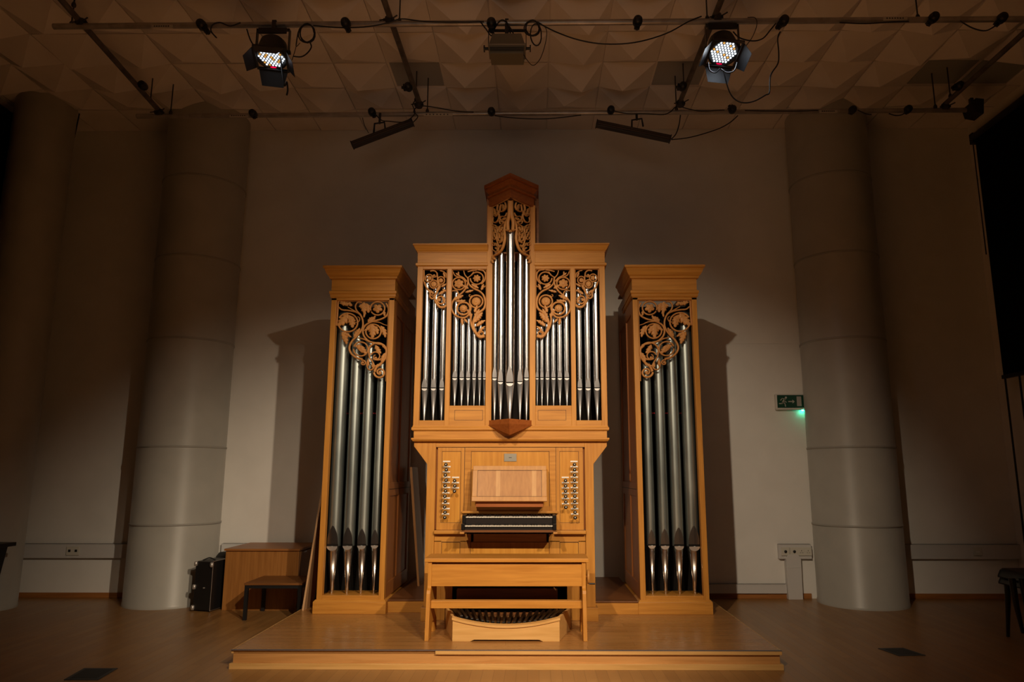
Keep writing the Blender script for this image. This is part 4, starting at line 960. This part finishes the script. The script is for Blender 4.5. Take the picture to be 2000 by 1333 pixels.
# LED par cans
def par(px, pyz, z, d, roll, label, power, coltemp, cells, door_mat):
    x, y = px, 5.34
    t = thing('led_par_lamp', label, 'stage light', (x, y, z), 'lit LED stage lamps')
    dv = Vector(d).normalized(); q0 = dv.to_track_quat('Z', 'Y').to_matrix().to_4x4()
    T = Matrix.Translation((x, y, z)) @ q0 @ Matrix.Rotation(math.radians(roll), 4, 'Z')
    k = MB(); k.X = T
    k.lathe([(.0, -.13), (.075, -.125), (.105, -.09), (.115, -.03), (.118, .045), (.126, .05), (.126, .062), (.112, .062), (.110, .050), (.0, .049)], (0, 0, 0), 32)
    k.build('lamp_body', BMETAL, t)
    # square colour frame
    k = MB(); k.X = T
    for (a, b, c_, e) in ((-.128, .128, .112, .130), (-.128, .128, -.130, -.112), (-.130, -.114, -.112, .112), (.114, .130, -.112, .112)): k.box(a, b, c_, e, .055, .075)
    k.build('front_frame', BMETAL, t, .002)
    # LED cells in a hexagonal pack
    cw = mat('led_white', (1, 1, 1), .3, emit=(0.80, 0.90, 1.0), estr=coltemp); ca = mat('led_amber', (1, .5, .1), .3, emit=(1.0, 0.50, 0.10), estr=coltemp * .5)
    p = .0245
    for i in range(-5, 6):
        for j in range(-5, 6):
            a = p * (i + .5 * (j % 2)); b = p * .866 * j
            if math.hypot(a, b) > .106 or abs(b) > .102: continue
            h = (i * 7 + j * 5) % 9
            kind = 'amber' if h in cells else 'white'
            k = MB(); k.X = T
            k.lathe([(.0088, .0495), (.0084, .054), (.005, .0565), (.0, .057)], (a, b, 0), 10).build('led_cell', cw if kind == 'white' else ca, t)
    k = MB(); k.X = T; k.box(-.022, .022, -.1115, -.1045, .050, .056).build('red_display', mat('display_red', (1, 0, .05), .3, emit=(1.0, 0.0, 0.05), estr=1.2), t)
    # barn doors
    for k_, (ang, L, spread) in enumerate(((0, .13, 28), (90, .10, 40), (180, .13, 28), (270, .10, 35))):
        k = MB(); k.X = T @ Matrix.Rotation(math.radians(ang), 4, 'Z') @ Matrix.Translation((0, .128, .07)) @ Matrix.Rotation(-math.radians(spread), 4, 'X')
        k.prism([(-.115, 0, 0), (.115, 0, 0), (.085, 0, L), (-.085, 0, L)], (0, .002, 0)).build('barn_door', door_mat, t)
    # yoke: stays upright under the tube
    k = MB(); zz = z + .205
    k.box(x - .135, x + .135, y - .02, y + .02, zz - .005, zz)
    k.prism([(x - .135, y - .022, zz), (x - .130, y - .022, zz), (x - .130, y - .022, z), (x - .135, y - .022, z)], (0, .044, 0))
    k.prism([(x + .135, y - .022, zz), (x + .130, y - .022, zz), (x + .130, y - .022, z), (x + .135, y - .022, z)], (0, .044, 0))
    k.box(x - .115, x + .115, y - .035, y - .02, zz - .05, zz)
    k.build('yoke', BMETAL, t, .001)
    for s in (-1, 1):
        k = MB(); k.X = Matrix.Translation((x + s * .137, y, z)) @ Matrix.Rotation(PI / 2 * s, 4, 'Y'); k.lathe([(.0, -.02), (.018, -.018), (.018, .010), (.0, .012)], (0, 0, 0), 12); k.build('yoke_knob', BLACK, t)
    MB().box(x - .018, x + .018, y - .012, y + .05, zz, RZ + .03).build('hook_clamp', CLAMP, t, .003)
    l = bpy.data.lights.new('led_glow', 'SPOT'); l.energy = power; l.color = (.82, .90, 1.0); l.shadow_soft_size = .09; l.spot_size = math.radians(168); l.spot_blend = .4
    o = bpy.data.objects.new('led_glow', l); COL.objects.link(o); o.location = Vector((x, y, z)) + dv * .075; o.rotation_euler = dv.to_track_quat('-Z', 'Y').to_euler()
DM = mat('barn_door_black', (0.02, 0.021, 0.023), 0.45)
par(-1.925, 0, 4.670, (0, -.22, -.975), -10, 'LED stage lamp on the left with black barn doors and dimmer cells', .25, 1.0, (0, 4), DM)
par(1.735, 0, 4.690, (0, -.36, -.93), -7, 'bright LED stage lamp on the right with bluish lit barn doors', 6.0, 1.25, (4,), DM)

# middle floodlight
fx, fyy, fz = at(991, 100, 5.36)[0], 5.34, at(991, 100, 5.36)[2]
t = thing('floodlight', 'unlit grey box floodlight hanging under the middle of the front tube', 'stage light', (fx, fyy, fz))
GM = mat('flood_grey', (0.20, 0.19, 0.15), 0.55, 0.3)
MB().prism([(fx - .115, fyy - .08, fz + .095), (fx + .115, fyy - .08, fz + .095), (fx + .145, fyy - .10, fz - .015), (fx - .145, fyy - .10, fz - .015)], (0, .19, 0)).build('lamp_housing', GM, t, .004)
MB().box(fx - .150, fx + .150, fyy - .11, fyy + .10, fz - .026, fz - .012).build('rim', mat('flood_rim', (0.28, 0.26, 0.22), 0.5, .3), t, .003)
MB().prism([(fx - .140, fyy - .10, fz - .026), (fx + .140, fyy - .10, fz - .026), (fx + .132, fyy - .09, fz - .088), (fx - .132, fyy - .09, fz - .088)], (0, .17, 0)).build('front_box', GM, t, .002)
for k in range(3): MB().box(fx - .135, fx + .135, fyy - .102, fyy - .098, fz - .045 - k * .014, fz - .040 - k * .014).build('cooling_rib', CLAMP, t)
MB().box(fx - .125, fx + .150, fyy - .012, fyy + .012, fz + .165, fz + .178).box(fx + .150, fx + .156, fyy - .012, fyy + .012, fz, fz + .178).box(fx - .156, fx - .150, fyy - .012, fyy + .012, fz, fz + .178).build('yoke', BMETAL, t)
for s in (-1, 1): MB().tube([(fx + s * .156, fyy, fz + .01), (fx + s * .185, fyy, fz + .01)], .012, 10).tube([(fx + s * .182, fyy, fz + .01), (fx + s * .192, fyy, fz + .01)], .028, 12).build('tilt_knob', BLACK, t)
MB().box(fx - .02, fx + .01, fyy - .015, fyy + .04, fz + .12, RZ + .03).build('hook_clamp', CLAMP, t, .003)

# batten lamps
def batten(pa, pb, y, label, yk, s):
    a = Vector(at(*pa, y)); b = Vector(at(*pb, y)); d = (b - a); L = d.length; d.normalize()
    t = thing('led_batten', label, 'stage light', ((a.x + b.x) / 2, y, min(a.z, b.z)), 'unlit LED battens on the rear tube')
    up = Vector((-d.z, 0, d.x)); 
    if up.z < 0: up = -up
    T = Matrix.Translation((a + b) / 2) @ Matrix(((d.x, 0, up.x), (0, 1, 0), (d.z, 0, up.z))).to_4x4()
    k = MB(); k.X = T; k.box(-L / 2, L / 2, -.035, .035, -.030, .030).build('batten_housing', mat('batten_brown', (0.035, 0.028, 0.025), 0.45), t, .004)
    k = MB(); k.X = T; k.box(-L / 2 + .01, L / 2 - .01, -.038, -.034, -.014, -.004).box(-L / 2 + .01, L / 2 - .01, -.038, -.034, .010, .014).build('lens_strip', mat('batten_strip', (0.10, 0.075, 0.06), 0.3), t)
    k = MB(); k.X = T; k.box(-L / 2 - .004, -L / 2 + .004, -.038, .038, -.034, .034).box(L / 2 - .004, L / 2 + .004, -.038, .038, -.034, .034).build('end_cap', BLACK, t)
    c_ = (a + b) / 2
    ym = Vector(at(*yk, y))
    MB().tube([tuple(ym + Vector((-.055, 0, -.075))), tuple(ym + Vector((-.05, 0, .03))), tuple(ym + Vector((.05, 0, .045))), tuple(ym + Vector((.062, 0, -.04)))], .010, 8).build('yoke', BMETAL, t)
    MB().tube([(ym.x, y, ym.z + .03), (ym.x, y + .01, RZ - .0)], .012, 8).build('hook_clamp', CLAMP, t)
batten((688, 284), (806, 239), 6.83, 'unlit LED batten tilted down to the left, hanging over the left of the organ', (741, 247), 1)
batten((1165, 242), (1309, 272), 6.83, 'unlit LED batten tilted down to the right, hanging over the right of the organ', (1244, 240), 1)
# small black flood at the end of the rear tube
t = thing('black_floodlight', 'black box lamp at the right end of the rear grid tube', 'stage light', (4.66, 6.80, 4.86))
MB().prism([(4.60, 6.72, 4.86), (4.70, 6.72, 4.84), (4.72, 6.72, 5.00), (4.64, 6.72, 5.01), (4.58, 6.72, 4.96)], (0, .16, 0)).build('lamp_housing', BLACK, t, .005)
MB().box(4.63, 4.66, 6.79, 6.83, 5.0, 5.05).build('mount_lug', BLACK, t)

# cables
def cable(pts, label, y=5.30, r=.0055, extra=None):
    P_ = [at(p[0], p[1], p[2] if len(p) > 2 else y) for p in pts]
    o = MB().tube(spline(P_, 5), r, 8).build('cable', BLACK); tag(o, label, 'cable', 'cables hanging from the lighting grid'); return o
cable([(612, 50), (665, 54), (720, 52), (760, 44), (785, 37), (830, 42), (900, 43), (945, 42)], 'cable running along the front tube from the left coil to the floodlight')
cable([(1050, 44), (1085, 62), (1130, 78), (1180, 86), (1240, 83), (1300, 66), (1345, 42), (1370, 32)], 'long cable sagging between floodlight and right LED lamp')
def coil(cx_, cy_, rx, ry_, n, label, y=5.29):
    P_ = []
    for i in range(n * 16 + 1):
        a = i / 16 * 2 * PI; j = 1 + .08 * math.sin(i * .37) + .05 * math.sin(i * .9)
        P_.append(at(cx_ + rx * j * math.cos(a) + 1.5 * math.sin(i * .2), cy_ + ry_ * j * math.sin(a), y + .006 * math.sin(i * .5)))
    o = MB().tube(P_, .0055, 6).build('cable_coil', BLACK); tag(o, label, 'cable'); return o
coil(600, 64, 15, 18, 3, 'black cable coil hanging right of the left LED lamp')
coil(1040, 54, 14, 15, 3, 'black cable coil right of the floodlight')
coil(1046, 66, 11, 22, 1, 'loose loop of cable below the coil by the floodlight')
cable([(605, 82), (608, 92), (600, 104), (588, 111), (573, 110)], 'short looped cable joining the left coil to the left LED lamp')
cable([(586, 84), (578, 90), (582, 62), (578, 92), (570, 118)], 'thin safety cable beside the left LED lamp', r=.003)
cable([(482, 57), (490, 80), (503, 99)], 'short cable left of the left LED lamp')
cable([(412, 62), (423, 74), (412, 60), (416, 48), (430, 44), (445, 50), (455, 50), (470, 44)], 'cable twisted round the front tube at the left', y=5.328)
cable([(548, 112, 5.34), (552, 145, 5.32), (556, 168), (560, 160), (562, 175), (560, 186)], 'dangling cable end with plug under the left LED lamp', r=.007)
cable([(962, 60), (968, 75), (960, 85), (965, 100), (975, 96), (990, 96), (996, 85), (996, 60), (988, 40)], 'cable looping round the floodlight housing')
cable([(938, 42), (950, 58), (960, 70), (965, 58), (975, 42), (985, 40), (995, 52), (1003, 66)], 'tangled cable above the floodlight')
cable([(1050, 42), (1066, 55), (1067, 75), (1061, 100), (1053, 118), (1041, 128), (1030, 118), (1023, 107)], 'thin brown safety wire hanging right of the floodlight', r=.003)
cable([(1432, 62), (1445, 74), (1470, 80), (1490, 75), (1505, 58), (1515, 46)], 'cable from right LED lamp up to the front tube')
cable([(1524, 62), (1519, 75), (1521, 105), (1519, 125), (1505, 148), (1503, 180), (1495, 186), (1475, 197), (1455, 201), (1438, 196), (1425, 180), (1416, 150), (1414, 137)], 'long cable looping below the right LED lamp')
cable([(1383, 122), (1386, 137), (1397, 142), (1406, 134)], 'small cable loop under the left side of the right LED lamp')
cable([(1408, 135), (1420, 142), (1434, 138), (1440, 122)], 'small cable loop under the right side of the right LED lamp')
cable([(1460, 34), (1475, 35), (1478, 50), (1468, 75), (1452, 95)], 'thin safety wire right of the right LED lamp', r=.003)
cable([(1640, 44), (1690, 46), (1740, 43), (1775, 42)], 'cable hugging the front tube at the right')
cable([(1875, 41), (1900, 55), (1925, 60), (1945, 50)], 'drooping cable at the top right corner')
cable([(820, 206, 6.78), (850, 210, 6.78), (890, 217, 6.79), (925, 219, 6.79)], 'cable leaving the left cross tube along the rear tube')
cable([(966, 226, 6.79), (1010, 231, 6.79), (1070, 232, 6.79), (1135, 225, 6.79)], 'cable sagging under the middle of the rear tube')
cable([(735, 225, 6.78), (745, 235, 6.78), (760, 237, 6.78), (790, 238, 6.78), (810, 222, 6.78), (806, 205, 6.78), (812, 195, 6.7)], 'cable from the left batten up to the rear tube')
cable([(806, 240, 6.78), (816, 228, 6.78), (808, 218, 6.78), (815, 205, 6.78), (818, 185, 6.7)], 'cable at the raised end of the left batten')
cable([(708, 230, 6.78), (712, 245, 6.78), (720, 260, 6.78)], 'thin wire from the rear tube to the left batten', r=.003)
cable([(1200, 217, 6.78), (1225, 222, 6.78), (1260, 222, 6.78), (1295, 224, 6.78), (1310, 218, 6.78), (1322, 208, 6.78), (1345, 213, 6.78), (1370, 217, 6.78), (1415, 215, 6.78)], 'cable wrapped along the rear tube above the right batten')
cable([(1311, 272, 6.78), (1320, 262, 6.78), (1326, 245, 6.78), (1329, 225, 6.78)], 'cable rising from the low end of the right batten')
cable([(1311, 273, 6.78), (1350, 268, 6.78), (1400, 253, 6.78), (1425, 240, 6.78), (1441, 226, 6.78)], 'cable running from the right batten up to the right')
cable([(1455, 216, 6.79), (1520, 217, 6.79), (1560, 217, 6.79), (1598, 216, 6.79)], 'black cable taped along the rear tube at the right')
cable([(1675, 215, 6.78), (1690, 222, 6.78), (1702, 224, 6.78)], 'short cable on the rear tube over the right column')
cable([(1736, 222, 6.78), (1750, 226, 6.78), (1762, 224, 6.78), (1770, 218, 6.78)], 'short cable by the outlet right of the column')
for px, y in ((1222, 6.79), (1288, 6.79), (1400, 6.79)):
    pass
